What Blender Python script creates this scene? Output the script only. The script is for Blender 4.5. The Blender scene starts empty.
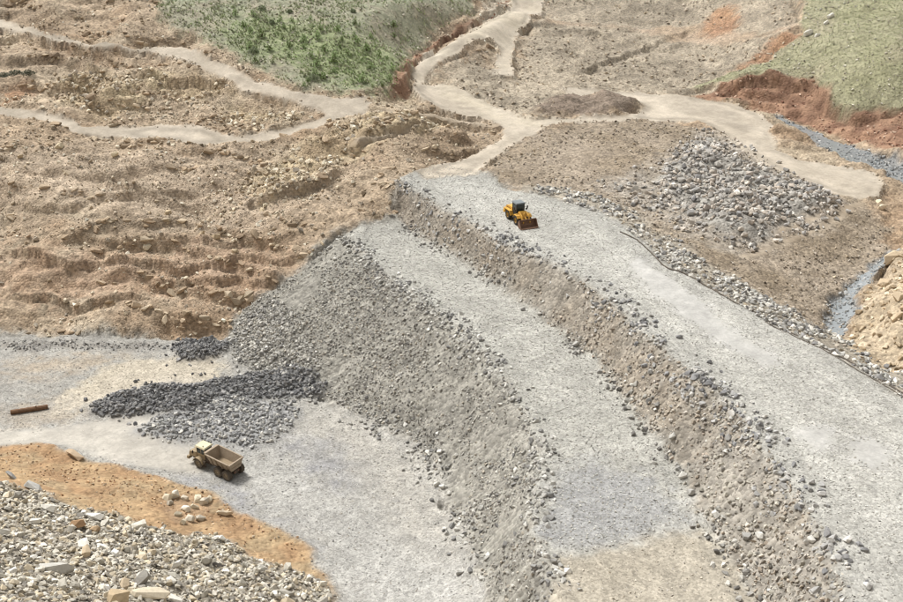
import bpy, bmesh, math, random
import numpy as np
from mathutils import Vector, Matrix, Euler
from mathutils.geometry import delaunay_2d_cdt

# ================================================================= camera, sky, sun, exposure
scene = bpy.context.scene
COL = scene.collection
EYE = (0.0, 0.0, 72.0)
cam_d = bpy.data.cameras.new('camera')
cam_d.sensor_width = 36.0
cam_d.lens = 36.0*1000.0/903.0
cam_d.clip_start = 0.5
cam_d.clip_end = 4000.0
cam = bpy.data.objects.new('camera', cam_d)
cam.location = EYE
cam.rotation_euler = (math.radians(90-25.0), 0, 0)
COL.objects.link(cam)
scene.camera = cam

SUN_EL, SUN_AZ = 54.0, -48.0            # azimuth measured from +Y (away from the viewpoint) towards +X
world = bpy.data.worlds.new('World')
scene.world = world
world.use_nodes = True
wn = world.node_tree.nodes
wl = world.node_tree.links
bg = wn['Background']
sky = wn.new('ShaderNodeTexSky')
sky.sky_type = 'NISHITA'
sky.sun_disc = False
sky.sun_elevation = math.radians(SUN_EL)
sky.sun_rotation = math.radians(SUN_AZ)
sky.air_density = 1.0
sky.dust_density = 4.0
sky.ozone_density = 1.0
hsv = wn.new('ShaderNodeHueSaturation')      # thin even cloud: the sky's blue is mostly washed out
hsv.inputs['Saturation'].default_value = 0.0
wl.new(sky.outputs[0], hsv.inputs['Color'])
wl.new(hsv.outputs[0], bg.inputs['Color'])
bg.inputs['Strength'].default_value = 0.07
sun_d = bpy.data.lights.new('sun', 'SUN')
sun_d.energy = 1.5
sun_d.angle = math.radians(14)
sun_d.color = (1.0, 0.96, 0.9)
sun = bpy.data.objects.new('sun', sun_d)
az, el = math.radians(SUN_AZ), math.radians(SUN_EL)
to_sun = Vector((math.sin(az)*math.cos(el), math.cos(az)*math.cos(el), math.sin(el)))
sun.rotation_euler = to_sun.to_track_quat('Z', 'Y').to_euler()
sun.location = (0, 0, 200)
COL.objects.link(sun)
scene.view_settings.view_transform = 'Standard'
scene.view_settings.look = 'None'
scene.view_settings.gamma = 1.0
scene.view_settings.use_curve_mapping = False
scene.view_settings.exposure = 1.2
scene.cycles.filter_width = 1.0
scene.cycles.max_bounces = 5
scene.cycles.diffuse_bounces = 2

# surveyed positions, in metres (x east, y away from the viewpoint, z up)
LINES = [
[[-9.38,174.38,15],[-4.95,164.95,15],[3.0,152.59,15],[7.35,144.21,15],[15.75,133.57,15],[20.7,124.18,15],[25.03,110.48,15],[28.69,99.29,15],[31.16,94.25,15],[32.04,84.75,15],[33.03,77.41,15],[33.36,70.16,15],[32.01,63.86,15],[31,54,15],[30,40,17]],
[[5.31,179.15,15],[9.55,170.39,15],[17.1,164.95,15],[24.69,156.85,15],[28.91,146.34,15],[31.79,133.94,15],[34.53,129.25,15],[38.21,121.6,15],[42.72,112.68,15],[46.21,106.03,15],[48.78,100.21,15],[50.23,96.18,15],[50,80,15],[52,64,15],[52,40,17]],
[[-9.76,168.55,9.8],[-3.63,157.21,9.5],[2.33,148.51,9.5],[7.39,139.08,9.5],[11.82,130.94,9.5],[15.72,122.34,9.5],[19.29,115.16,9.5],[22.37,99.75,9.5],[24.56,91.57,9.5],[24.54,84.37,9.5],[25.42,81.08,9.5],[26.75,74.62,9.5],[27.64,70.02,9.5],[27,62,9.5],[24,50,10.5]],
[[-18.79,161.89,9.5],[-9.52,141.73,9.5],[-2.68,130.94,9.5],[1.18,124.48,9.5],[4.2,117.94,9.5],[7.61,107.39,9.5],[9.22,100.41,9.5],[9.89,94.12,9.5],[8.53,84.88,9.5],[7.73,79.51,9.5],[8.4,75.62,9.5],[9.29,71.86,9.5],[9.75,70.02,9.5],[9,64,9.5],[7,54,11]],
[[-35.4,138.87,0],[-29.79,129.56,0],[-21.87,125.71,0],[-15.45,119.32,0],[-5.47,111.96,0],[-2.27,102.11,0.4],[0.51,92.39,1.2],[2.31,85.92,2.2],[3.39,76.63,3.6],[4.5,70,4],[2,60,6]],
[[-71.98,142.33,0],[-62.04,141.28,0],[-52.43,140.93,0],[-44.43,140.59,0],[-35.97,141.63,0]],
[[-35.82,141.04,0.3],[-34.41,146.99,2.2],[-25.31,153.43,5.8],[-18.79,162.07,9.8],[-10.48,166.58,12.4],[-9.38,174.63,15.3]],
[[-125,134,1],[-71.98,142.33,0]],
[[-79.63,138.2,0],[-71.98,142.33,0]],
[[-94.1,205.7,20],[-80.29,201.38,18.6],[-66.95,197.37,17.4],[-50.32,195.12,17],[-39.94,192.94,16.8],[-30.57,197.44,18],[-21.0,204.04,20]],
[[-109.05,247.37,31],[-92.39,234.13,29.6],[-79.3,228.87,29],[-65.74,228.51,28.4],[-51.23,217.49,25.8],[-42.98,212.96,24],[-31.92,209.27,22.3],[-21.29,207.58,20.8],[-17.23,209.26,20.6]],
[[-19.32,209.53,21.6],[-13.4,216.83,21.6],[-11.23,227.23,22.6],[-10.88,235.68,23.8],[-6.41,244.88,24.8],[2.16,258.96,26.6],[10.15,270.47,28.2],[16.48,291.11,29.8]],
[[-2.16,180.38,15],[3.57,186.41,15.1],[10.83,197.14,15.6],[12.24,204.75,16],[4.07,216.99,16.7],[-2.61,224.68,17.5],[-7.82,232.62,18.4],[-8.16,244.39,19.6],[-2.96,260.63,21],[6.37,276.09,22.8],[15.23,291.75,24.2],[24.1,317.33,26]],
[[11.8,243.79,19],[13.9,263.04,21.3],[17.71,285.28,23.9]],
[[58.75,234.63,15.8],[62.26,234.32,15.4],[71.49,228.92,14.6],[78.17,220.55,14.2],[84.34,212.43,13.9],[87.2,202.58,13.4],[89.95,192.27,12.9]],
[[56.48,235.76,17.2],[63.93,235.87,18.6],[69.75,233.98,20.9],[75.64,234.44,21.5],[83.21,232.03,20.4],[84.91,226.3,19.4],[86.27,213.31,17.2],[90.57,213.61,18],[96.24,210.58,19.2]],
[[27.57,235.28,16.6],[35.25,235.8,16],[45.96,229.21,15.7],[56.27,223.5,15.5],[61.64,209.28,15.2],[63.14,199.23,15],[66.22,182.89,14.6],[71.75,176.83,14.2],[76.93,173.38,14]],
[[74.18,155.55,9.8],[69.92,150.85,9.4],[64.65,143.09,8.9],[60.0,136.53,8.5],[56.41,129.64,8.2],[54.38,125.5,8.2]],
[[-58.34,109.13,0.3],[-53.17,109.13,0.3],[-48.58,107.06,0.3],[-42.86,105.05,0.3],[-37.08,102.26,0.3],[-32.78,99.77,0.3],[-27.45,97.38,0.3],[-22.11,93.94,0.3],[-16.8,88.94,0.3],[-13.52,84.48,0.3],[-11.7,80.33,0.3]],
[[-65.89,108.74,0.4],[-58.34,109.13,0.3]],
[[-53.32,98.6,4],[-45.8,97.26,3.8],[-39.68,96.13,3.2],[-32.16,93.69,2.6],[-25.94,91.09,2.2],[-19.77,87.24,1.4],[-14.89,82.99,0.9]]]
SPOTS = [[-60.55,160.94,9.5],[-43.53,161.71,9.2],[-77.16,159.65,10],[-71.31,174.38,15],[-46.61,177.44,14],[-27.62,173.76,13.3],[-28.88,184.12,15.8],[-19.64,187.73,16.7],[-58.05,150.79,4.6],[-74.34,150.34,4.8],[-41.66,151.24,4.4],[-85.95,184.68,17.6],[-66.87,153.84,7.8],[-51.23,156.79,6.2],[-80.31,168.04,11.5],[-53.18,166.65,12],[-35.2,163.95,10.2],[-34.03,155.83,6.6],[-18.09,169.11,13],[-13.14,176.4,15.3],[-100.58,224.12,25.5],[-86.28,221.25,25],[-83.75,212.96,22.5],[-73.46,214.6,23.2],[-72.49,209.96,20],[-65.09,215.84,24],[-59.75,209.96,20],[-53.84,212.64,21.5],[-41.99,205.7,20],[-33.5,204.31,19.3],[-63.41,206.87,18],[-81.9,206.49,19.8],[-10.43,198.17,17.8],[-2.39,203.51,17.4],[-4.2,189.43,16.2],[-13.93,189.45,17.2],[3.77,198.76,16.6],[-11.02,211.57,19.6],[-9.82,184.12,15.8],[-111.5,255.24,35],[-95.38,251.79,35.5],[-78.87,244.88,34.2],[-61.27,251.79,35.5],[-57.17,231.11,29.7],[-75.29,231.84,31.8],[-46.02,232.2,29.5],[-37.92,258.69,34.5],[-33.76,224.64,26.5],[-22.56,223.14,24.6],[-24.08,242.22,30],[-13.23,265.59,33.5],[-12.27,241.25,25.5],[-3.07,275.94,32],[-2.9,258.0,28.5],[7.99,289.73,30],[-13.5,218.99,22.2],[-32.32,212.84,23.6],[39.57,269.78,20],[26.35,242.82,18],[6.79,238.32,19],[4.57,248.7,20.4],[23.31,266.67,20.6],[45.1,313.88,26.5],[34.15,295.41,23.6],[55.51,285.47,22.5],[49.58,250.23,17.6],[65.58,267.19,20.5],[61.23,303.53,28],[69.54,286.87,25],[82.37,275.94,32],[77.1,254.05,25.5],[60.8,244.62,17.6],[71.21,248.83,21.6],[85.64,250.87,28.5],[93.47,262.14,34],[95.77,239.34,30.5],[108.49,248.34,36],[98.39,219.7,27.5],[88.57,223.14,24.6],[87.67,234.5,26.8],[24.18,219.94,16.4],[20.32,227.56,16.8],[30.92,220.86,17.3],[71.05,204.7,14.3],[74.79,196.9,14],[78.8,191.0,13.7],[80.19,168.54,13.2],[80.66,175.73,13.6],[17.5,191.81,15.5],[27.03,205.85,15.7],[39.86,206.95,15.4],[19.98,176.71,15.2],[31.6,180.38,15],[48.96,200.01,15.2],[32.68,164.53,14.6],[36.74,150.53,14.4],[36.06,139.98,14.4],[31.59,148.86,14.7],[46.87,166.02,15],[50.06,158.08,14.2],[57.35,159.72,13.6],[67.83,165.33,13.4],[52.47,148.55,12.6],[42.14,139.63,13.4],[38.29,130.21,13.8],[43.38,127.5,12.7],[47.89,137.92,12],[48.29,124.6,11.3],[55.19,136.43,10.2],[63.52,152.05,11.2],[70.98,159.17,12],[71.39,155.29,10.8],[62.15,145.56,10.4],[55.8,143.43,11.3],[73.42,151.92,13],[68.15,139.74,14.5],[64.83,135.62,13],[61.95,125.29,16],[60.36,127.72,12.6],[57.83,123.83,10.6],[57.91,114.95,15],[55.61,123.53,9.2],[57.36,117.19,10.2],[57.33,111.37,10.4],[58.57,115.16,12],[54.06,116.91,9.6],[51.91,118.62,10.2],[53.84,103.69,12.2],[51.95,108.99,12],[-50.02,91.56,6.2],[-45.04,90.0,6],[-38.14,88.66,5.4],[-31.31,87.1,4.6],[-25.69,85.67,4],[-21.15,83.64,3],[-16.85,82.47,2],[-12.93,79.73,1.1],[-42.38,75.59,12],[-37.61,77.35,10.6],[-31.52,75.76,9.5],[-26.93,79.04,6.8],[-21.97,78.2,5],[-16.99,77.19,3.1],[-23.29,72.15,7.6],[-27.74,67.22,12],[-31.81,63.3,15.5],[-34.67,59.83,18.6],[-38.35,67.32,15.4],[-34.37,69.58,13.5],[-65.59,126.82,0.2],[-51.07,126.82,0.2],[-37.22,129.81,0.2],[-52.99,115.86,0.2],[-60.08,113.35,0.2],[-42.78,113.35,0.2],[-32.92,110.93,0.2],[-23.88,104.11,0.2],[-14.05,94.07,0.2],[-7.66,84.92,0.6],[-10.38,79.66,0.9],[-5.2,78.65,1.8],[-20.16,113.35,0.2],[-8.92,104.11,0.2],[-38.67,136.15,0.2],[-54.04,136.15,0.2],[-1.14,77.53,2.8],[-60,40,38],[-30,35,36],[0,30,38],[25,30,32],[50,25,34],[-40,55,22],[-15,50,18],[0,0,69.5],[-20,0,69],[20,0,69],[-60,10,60],[60,0,62],[70,40,34],[75,70,24],[70,95,20],[80,110,19],[-75,70,28],[-90,100,14],[-5,66,5],[-12,72,1.5],[18,66,9.5],[-3,70,3],[-130,160,12],[-160,200,28],[-140,250,40],[-150,300,52],[-60,330,48],[0,350,42],[60,350,40],[130,330,56],[170,260,48],[150,200,36],[140,160,30],[120,140,24],[110,180,16],[118,215,21]]
FAR = [[520.0,0.0,95],[1150.0,0.0,150],[502.3,134.6,95],[1110.8,297.6,150],[450.3,260.0,95],[995.9,575.0,150],[367.7,367.7,95],[813.2,813.2,150],[260.0,450.3,95],[575.0,995.9,150],[134.6,502.3,68.39999999999999],[297.6,1110.8,108.0],[0.0,520.0,68.39999999999999],[0.0,1150.0,108.0],[-134.6,502.3,68.39999999999999],[-297.6,1110.8,108.0],[-260.0,450.3,95],[-575.0,995.9,150],[-367.7,367.7,95],[-813.2,813.2,150],[-450.3,260.0,95],[-995.9,575.0,150],[-502.3,134.6,95],[-1110.8,297.6,150],[-520.0,0.0,95],[-1150.0,0.0,150],[-502.3,-134.6,77.5],[-1110.8,-297.6,94.0],[-450.3,-260.0,77.5],[-995.9,-575.0,94.0],[-367.7,-367.7,77.5],[-813.2,-813.2,94.0],[-260.0,-450.3,77.5],[-575.0,-995.9,94.0],[-134.6,-502.3,77.5],[-297.6,-1110.8,94.0],[-0.0,-520.0,77.5],[-0.0,-1150.0,94.0],[134.6,-502.3,77.5],[297.6,-1110.8,94.0],[260.0,-450.3,77.5],[575.0,-995.9,94.0],[367.7,-367.7,77.5],[813.2,-813.2,94.0],[450.3,-260.0,77.5],[995.9,-575.0,94.0],[502.3,-134.6,77.5],[1110.8,-297.6,94.0],[-190,60,60],[190,60,58],[-260,160,62],[260,160,62],[-250,300,78],[260,300,80],[0,430,58]]
DAM_AREA = [[-9.38,174.38],[5.31,179.15],[9.55,170.39],[17.1,164.95],[24.69,156.85],[28.91,146.34],[31.79,133.94],[34.53,129.25],[38.21,121.6],[42.72,112.68],[46.21,106.03],[48.78,100.21],[50.23,96.18],[52,50],[2,50],[3.39,76.63],[2.31,85.92],[0.51,92.39],[-2.27,102.11],[-5.47,111.96],[-15.45,119.32],[-21.87,125.71],[-29.79,129.56],[-35.4,138.87],[-34.41,146.99],[-25.31,153.43],[-18.79,162.07]]
ZONES = {
'crest': [[[-9.4,174.67],[-4.97,165.81],[3.02,153.37],[7.4,145.15],[15.82,134.19],[20.78,124.68],[25.12,110.86],[28.8,99.69],[31.3,94.69],[32.17,85.11],[33.15,77.68],[33.5,70.45],[32.22,64.29],[32.02,59.81],[39.7,59.57],[52.29,87.16],[50.31,96.32],[49.29,101.27],[46.86,107.51],[43.18,113.9],[38.45,122.36],[34.73,129.99],[31.84,134.17],[28.97,146.63],[24.73,157.13],[17.11,165.09],[9.55,170.46],[5.31,179.08],[0.66,183.12],[-2.18,182.34],[-6.77,178.03]]],
'upper_slope': [[[-9.4,174.67],[-4.97,165.81],[3.02,153.37],[7.4,145.15],[15.82,134.19],[20.78,124.68],[25.12,110.86],[28.8,99.69],[31.3,94.69],[32.17,85.11],[33.15,77.68],[33.5,70.45],[32.22,64.29],[31.43,60.17],[26.83,65.29],[27.54,69.78],[26.7,74.47],[25.37,80.9],[24.52,84.31],[24.5,91.33],[22.31,99.49],[19.23,114.78],[15.69,122.09],[11.8,130.65],[7.36,138.48],[2.33,147.92],[-3.62,156.54],[-9.6,165.81],[-9.9,168.93]]],
'bench': [[[-18.75,161.61],[-9.54,142.01],[-2.69,131.29],[1.19,124.89],[4.21,118.34],[7.64,107.83],[9.25,100.72],[9.92,94.4],[8.59,85.48],[7.79,80.15],[8.45,76.03],[9.35,72.28],[9.79,70.31],[9.84,65.56],[26.83,65.29],[27.54,69.78],[26.7,74.47],[25.37,80.9],[24.52,84.31],[24.5,91.33],[22.31,99.49],[19.23,114.78],[15.69,122.09],[11.8,130.65],[7.36,138.48],[2.33,147.92],[-3.62,156.54],[-9.6,165.81],[-14.12,162.45]]],
'upper_stony': [[[28.75,98.29],[31.3,94.69],[32.17,85.11],[33.15,77.68],[33.5,70.45],[32.22,64.29],[31.43,60.17],[26.83,65.29],[27.54,69.78],[26.7,74.47],[25.37,80.9],[24.66,85.0],[25.58,89.55],[28.25,90.4]],[[24.07,114.17],[28.8,99.69],[31.3,94.69],[30.92,89.28],[28.91,91.27],[27.12,98.06],[24.39,108.31],[20.12,122.3]]],
'bench_tan': [[[9.3,77.08],[15.41,78.08],[22.79,80.86],[25.36,80.84],[26.7,74.47],[27.52,68.74],[26.83,65.29],[9.84,65.56],[9.59,71.96]]],
'bench_blue': [[[9.35,77.71],[9.19,85.36],[11.78,90.65],[16.4,92.65],[21.56,90.68],[23.78,83.21],[22.47,81.24],[15.45,78.4]]],
'lower_slope': [[[-18.75,161.61],[-9.54,142.01],[-2.69,131.29],[1.19,124.89],[4.21,118.34],[7.64,107.83],[9.25,100.72],[9.92,94.4],[8.59,85.48],[7.79,80.15],[8.45,76.03],[9.35,72.28],[9.79,70.31],[9.84,65.56],[4.03,70.76],[3.37,76.05],[2.28,84.97],[0.51,91.68],[-2.25,101.31],[-5.43,111.14],[-15.4,118.93],[-21.79,125.27],[-29.76,129.4],[-35.26,138.32],[-34.35,146.71],[-25.27,153.2],[-20.74,158.77]]],
'floor': [[[-83.15,136.31],[-71.57,141.52],[-61.76,140.64],[-52.2,140.33],[-44.28,140.09],[-35.71,140.63],[-35.26,138.32],[-29.76,129.4],[-21.79,125.27],[-15.4,118.93],[-5.43,111.14],[-2.25,101.31],[0.51,91.68],[2.28,84.97],[3.37,76.05],[4.03,70.76],[-10.21,73.16],[-11.56,79.36],[-13.44,84.0],[-16.73,88.58],[-21.97,93.37],[-27.28,96.79],[-32.54,99.06],[-36.79,101.45],[-42.55,104.3],[-48.24,106.32],[-52.89,108.56],[-57.92,108.35],[-64.8,100.92]]],
'floor_road': [[[-69.42,109.09],[-59.75,112.56],[-49.9,114.69],[-43.89,117.16],[-39.63,116.49],[-40.03,112.97],[-34.62,109.84],[-29.52,104.22],[-32.38,103.16],[-37.47,103.76],[-43.06,105.81],[-50.58,109.17],[-58.13,108.8],[-65.28,101.72]]],
'floor_pale': [[[-34.62,109.84],[-25.95,108.59],[-20.17,104.26],[-13.29,98.0],[-6.92,90.84],[-1.19,81.44],[2.66,71.15],[-6.82,72.82],[-11.25,83.29],[-14.75,90.32],[-20.02,95.41],[-26.74,99.78],[-32.38,103.16]]],
'floor_dark': [[[-37.16,102.7],[-32.03,101.75],[-26.63,99.25],[-19.93,94.81],[-15.73,89.28],[-14.4,85.73],[-16.73,88.58],[-22.07,93.9],[-27.4,97.31],[-32.68,99.59]],[[-23.8,111.13],[-16.21,113.65],[-11.71,107.65],[-13.48,99.89],[-18.91,104.21]]],
'floor_road2': [[[-21.44,122.64],[-16.95,120.49],[-6.72,110.67],[-2.58,99.05],[0.39,90.15],[1.95,83.88],[-3.44,87.6],[-7.3,97.6],[-14.39,108.82],[-21.51,113.45],[-25.04,118.66]]],
'toe_strip': [[[-71.05,140.15],[-61.29,139.25],[-51.8,138.91],[-45.3,137.94],[-46.28,135.8],[-54.25,136.74],[-63.39,136.42],[-69.68,136.75]]],
'floor_tan': [[[-55.38,122.59],[-53.08,128.48],[-48.35,132.43],[-38.3,134.48],[-32.68,130.72],[-32.87,126.55],[-37.7,125.54],[-44.45,123.96],[-48.84,119.83],[-53.76,118.01]]],
'floor_brown': [[[-62.14,118.39],[-57.7,121.21],[-50.25,119.86],[-50.36,116.03],[-57.65,113.92],[-60.62,114.65]],[[-67.47,131.4],[-58.2,134.79],[-47.83,135.84],[-51.38,132.48],[-60.07,127.55],[-65.36,126.37]]],
'dark_pile': [[[-50.25,118.59],[-49.1,120.65],[-45.58,122.92],[-43.07,124.1],[-38.77,124.04],[-35.61,125.84],[-32.98,127.11],[-29.55,128.26],[-23.66,128.44],[-19.94,128.25],[-17.47,125.76],[-16.38,123.42],[-18.94,123.16],[-22.82,122.38],[-26.54,120.96],[-30.49,121.87],[-33.98,118.57],[-37.6,116.54],[-41.1,116.93],[-46.5,116.73],[-49.26,116.88]],[[-43.23,137.1],[-41.02,139.58],[-37.26,140.47],[-34.65,137.62],[-34.47,134.38],[-37.22,133.07],[-41.14,133.68]]],
'grey_pile': [[[-41.99,112.9],[-39.78,117.04],[-34.81,119.19],[-30.95,122.01],[-26.81,120.91],[-23.37,121.36],[-20.85,118.25],[-21.59,114.0],[-23.96,110.54],[-27.45,109.68],[-33.06,111.54],[-36.86,110.99]]],
'stone_fan': [[[-34.65,137.62],[-33.88,143.88],[-28.59,146.89],[-23.13,136.52],[-17.57,126.83],[-22.03,127.2],[-29.65,128.83],[-33.01,132.43]]],
'ridge': [[[-64.8,100.92],[-57.92,108.35],[-52.89,108.56],[-48.24,106.32],[-42.55,104.3],[-36.79,101.45],[-32.54,99.06],[-27.28,96.79],[-21.97,93.37],[-16.73,88.58],[-13.44,84.0],[-11.56,79.36],[-12.78,80.21],[-14.47,82.29],[-17.05,84.28],[-20.95,84.67],[-22.94,85.74],[-27.03,88.41],[-29.32,85.66],[-31.87,86.56],[-35.62,88.43],[-39.33,87.13],[-44.53,89.86],[-46.34,90.11],[-50.21,92.1],[-55.74,85.5]]],
'heap': [[[-55.74,85.5],[-50.21,92.1],[-46.34,90.11],[-44.53,89.86],[-39.33,87.13],[-35.62,88.43],[-31.87,86.56],[-29.32,85.66],[-27.03,88.41],[-22.94,85.74],[-20.95,84.67],[-17.05,84.28],[-14.47,82.29],[-12.78,80.21],[-10.21,73.16],[-32.74,46.14]]],
'heap_small': [[[-33.23,93.49],[-32.8,96.64],[-30.13,96.58],[-27.74,94.85],[-27.82,91.97],[-29.4,89.68],[-31.83,90.65]]],
'dirt_road': [[[20.49,332.35],[17.51,309.28],[15.1,290.34],[7.65,274.19],[0.89,257.23],[-6.57,250.32],[-9.31,236.54],[-9.18,226.1],[-6.99,220.22],[-2.51,215.81],[2.92,212.71],[8.25,210.62],[11.25,206.0],[9.9,199.01],[6.65,192.81],[2.61,187.08],[-2.18,182.63],[-6.78,178.56],[-4.83,174.6],[5.27,177.48],[7.4,185.6],[10.57,191.53],[13.9,197.66],[18.51,204.62],[23.46,212.52],[16.94,212.13],[12.91,217.67],[8.7,223.69],[1.98,232.11],[-1.53,235.29],[-6.42,233.02],[-5.61,239.49],[-1.58,245.36],[4.66,255.73],[9.99,264.06],[11.76,262.15],[11.43,253.35],[9.83,243.13],[15.46,243.78],[15.32,255.36],[16.45,267.08],[18.77,279.71],[25.77,299.14],[28.56,315.67],[33.27,333.07]],[[-109.08,247.85],[-101.34,243.05],[-92.8,235.37],[-82.08,230.64],[-71.26,228.24],[-64.85,229.65],[-59.97,228.01],[-52.06,221.75],[-43.42,215.6],[-34.3,211.42],[-25.68,209.79],[-21.13,210.76],[-17.83,212.07],[-18.89,209.01],[-16.41,209.65],[-17.07,206.91],[-17.77,204.95],[-20.84,201.95],[-26.57,197.88],[-32.15,194.14],[-41.54,190.77],[-49.51,191.24],[-55.91,193.36],[-66.23,194.85],[-76.58,196.26],[-84.35,201.46],[-93.11,203.12],[-104.86,202.17],[-106.27,205.77],[-94.5,206.94],[-89.13,206.45],[-83.16,204.0],[-73.87,200.4],[-67.69,199.99],[-59.88,201.45],[-51.33,200.16],[-48.0,198.79],[-46.48,196.04],[-41.33,195.33],[-34.63,197.59],[-28.9,200.57],[-26.07,202.99],[-28.46,206.03],[-36.09,208.78],[-44.99,211.75],[-52.34,217.05],[-60.04,222.93],[-67.6,226.81],[-79.17,228.31],[-91.93,232.57],[-101.45,239.8],[-107.32,242.85],[-119.89,240.46],[-122.17,246.04]],[[25.98,238.68],[35.59,238.57],[44.83,236.43],[55.92,232.72],[64.82,230.51],[69.09,224.49],[70.66,214.19],[67.14,205.85],[65.88,194.55],[68.01,188.51],[75.09,186.21],[80.35,183.6],[79.79,177.31],[76.45,169.55],[72.29,167.94],[67.89,170.74],[64.17,176.29],[60.36,182.42],[58.27,192.42],[56.53,204.06],[54.11,213.84],[47.82,215.1],[40.9,213.18],[34.07,211.06],[25.41,210.44],[19.75,206.86],[20.27,213.12],[26.83,213.72],[34.5,214.21],[40.65,218.28],[44.22,224.67],[42.59,229.97],[34.64,231.39],[27.54,230.63]]],
'dirt_pale': [[[-6.42,233.02],[-1.53,235.29],[1.98,232.11],[8.7,223.69],[12.91,217.67],[16.94,212.13],[22.61,212.61],[16.56,206.63],[10.38,210.24],[4.11,219.66],[-2.62,226.14]],[[19.21,332.17],[15.34,295.11],[26.73,311.69],[18.77,279.71],[15.32,255.36],[15.5,244.56],[10.57,243.34],[12.57,262.86],[9.97,263.53],[-0.37,248.74],[-5.62,240.08],[-6.87,232.27],[-8.67,231.19],[-7.59,242.61],[2.15,257.22]]],
'dark_mound': [[[17.8,218.08],[21.52,228.2],[27.54,230.63],[34.25,228.64],[41.21,228.68],[43.03,224.39],[38.37,217.98],[32.37,214.57],[24.74,214.49]]],
'trail': [[[-16.6,206.12],[-2.46,210.35],[10.32,208.68],[10.23,206.59],[-2.43,208.26],[-16.51,204.76]],[[-19.9,190.79],[-10.3,195.24],[-2.37,201.93],[-2.36,200.62],[-10.23,193.64],[-19.79,189.44]],[[44.58,143.07],[55.05,151.72],[64.24,159.64],[71.99,168.06],[72.63,166.87],[64.73,158.47],[55.55,150.59],[45.02,141.75]],[[53.13,153.77],[58.5,157.73],[69.02,166.15],[69.69,165.53],[59.01,156.59],[53.35,152.79]]],
'grass_left': [[[-79.87,277.15],[-67.14,240.21],[-60.09,234.09],[-49.31,224.91],[-39.31,216.98],[-32.28,212.31],[-23.77,211.91],[-18.58,213.67],[-13.9,218.1],[-12.3,230.78],[-10.6,245.97],[-3.01,267.25],[5.07,281.46],[15.37,331.63]]],
'grass_bright': [[[-53.01,239.4],[-46.04,246.94],[-36.02,243.2],[-23.97,240.54],[-13.65,244.62],[-11.02,238.9],[-13.15,220.49],[-17.61,215.07],[-26.39,217.14],[-35.95,224.39],[-47.92,229.87]]],
'grass_right': [[[56.96,237.96],[63.95,237.79],[70.53,236.61],[76.03,235.64],[82.68,230.56],[84.44,225.05],[86.71,214.41],[90.39,213.19],[107.54,208.93],[126.83,260.95],[95.88,287.83],[86.62,250.15],[76.46,242.02],[67.4,242.75]]],
'red_bank': [[[58.37,233.15],[64.33,237.44],[70.59,236.9],[76.09,235.93],[82.75,230.85],[84.51,225.34],[86.79,214.69],[90.47,213.47],[107.75,209.42],[95.69,180.81],[89.4,191.1],[86.47,200.79],[83.52,210.27],[77.53,218.64],[70.88,226.97],[61.66,231.94]],[[-13.39,216.48],[-12.25,229.71],[-10.43,241.96],[-6.67,255.06],[2.26,271.93],[10.75,286.98],[17.99,319.08],[19.29,320.24],[13.6,288.1],[7.14,275.43],[-0.39,264.11],[-6.83,251.1],[-9.75,235.79],[-9.75,223.54]]],
'orange_scar': [[[67.21,278.12],[71.71,287.18],[76.44,288.14],[76.86,275.68],[74.23,267.29],[69.7,269.13]],[[74.49,247.96],[79.0,252.16],[85.09,253.08],[86.48,248.81],[82.46,243.24],[75.32,242.01],[67.7,244.03]],[[-97.51,215.44],[-93.1,218.41],[-89.25,213.32],[-92.26,209.51],[-94.69,207.44]]],
'upper_right': [[[22.73,213.92],[27.59,235.54],[55.92,232.72],[58.48,233.68],[68.26,241.5],[85.06,248.64],[95.88,287.83],[29.75,332.9],[25.77,299.14],[17.21,271.21],[15.63,242.44],[4.65,254.62],[-5.09,236.66],[1.98,231.57],[14.95,214.91]]],
'upper_right_path': [[[26.68,292.74],[69.02,284.47],[77.73,256.57],[87.07,256.12],[86.52,254.06],[77.1,253.97],[63.81,271.52],[52.91,286.79],[26.44,289.61]]],
'upstream': [[[5.31,179.08],[10.57,191.53],[18.51,204.62],[25.76,213.84],[34.32,212.9],[47.82,215.1],[56.53,204.06],[60.36,182.42],[72.29,167.94],[74.34,158.73],[68.09,146.89],[54.91,126.02],[51.64,111.41],[46.86,107.51],[43.18,113.9],[38.45,122.36],[31.84,134.17],[24.73,157.13],[17.11,165.09],[9.55,170.46]]],
'boulder_pile': [[[36.18,169.47],[40.36,179.12],[46.74,189.71],[50.36,201.67],[54.21,203.1],[53.94,193.44],[57.01,184.07],[61.29,175.96],[65.47,168.89],[67.13,165.83],[61.21,161.03],[55.08,157.69],[50.46,151.88],[45.2,148.6],[42.19,151.64],[40.82,154.35],[37.86,157.64],[38.14,164.16]]],
'boulder_thin': [[[26.92,173.38],[34.88,177.57],[41.26,186.68],[50.58,207.51],[56.99,207.71],[64.17,176.29],[69.78,165.81],[63.73,158.02],[53.04,150.51],[44.86,144.13],[38.77,145.09],[34.78,157.24],[29.14,164.12]]],
'edge_stones': [[[12.47,174.25],[21.11,169.95],[28.74,161.51],[33.25,149.16],[37.83,140.91],[39.91,136.8],[48.87,126.25],[53.92,120.4],[56.58,110.02],[56.12,95.64],[52.29,87.16],[49.34,94.01],[46.04,105.44],[42.46,111.71],[37.76,119.84],[33.52,128.44],[30.75,136.08],[28.62,144.51],[24.38,154.52],[16.83,161.93]]],
'crest_smooth': [[[28.22,138.59],[33.0,126.04],[36.29,112.21],[40.17,104.33],[37.47,103.2],[33.1,109.43],[28.22,122.72],[25.37,134.75]],[[36.62,91.04],[40.35,91.03],[39.57,87.23],[37.04,85.84],[36.03,88.14]],[[40.94,88.19],[44.54,88.1],[45.16,84.48],[42.31,82.36],[40.0,84.14]]],
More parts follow.
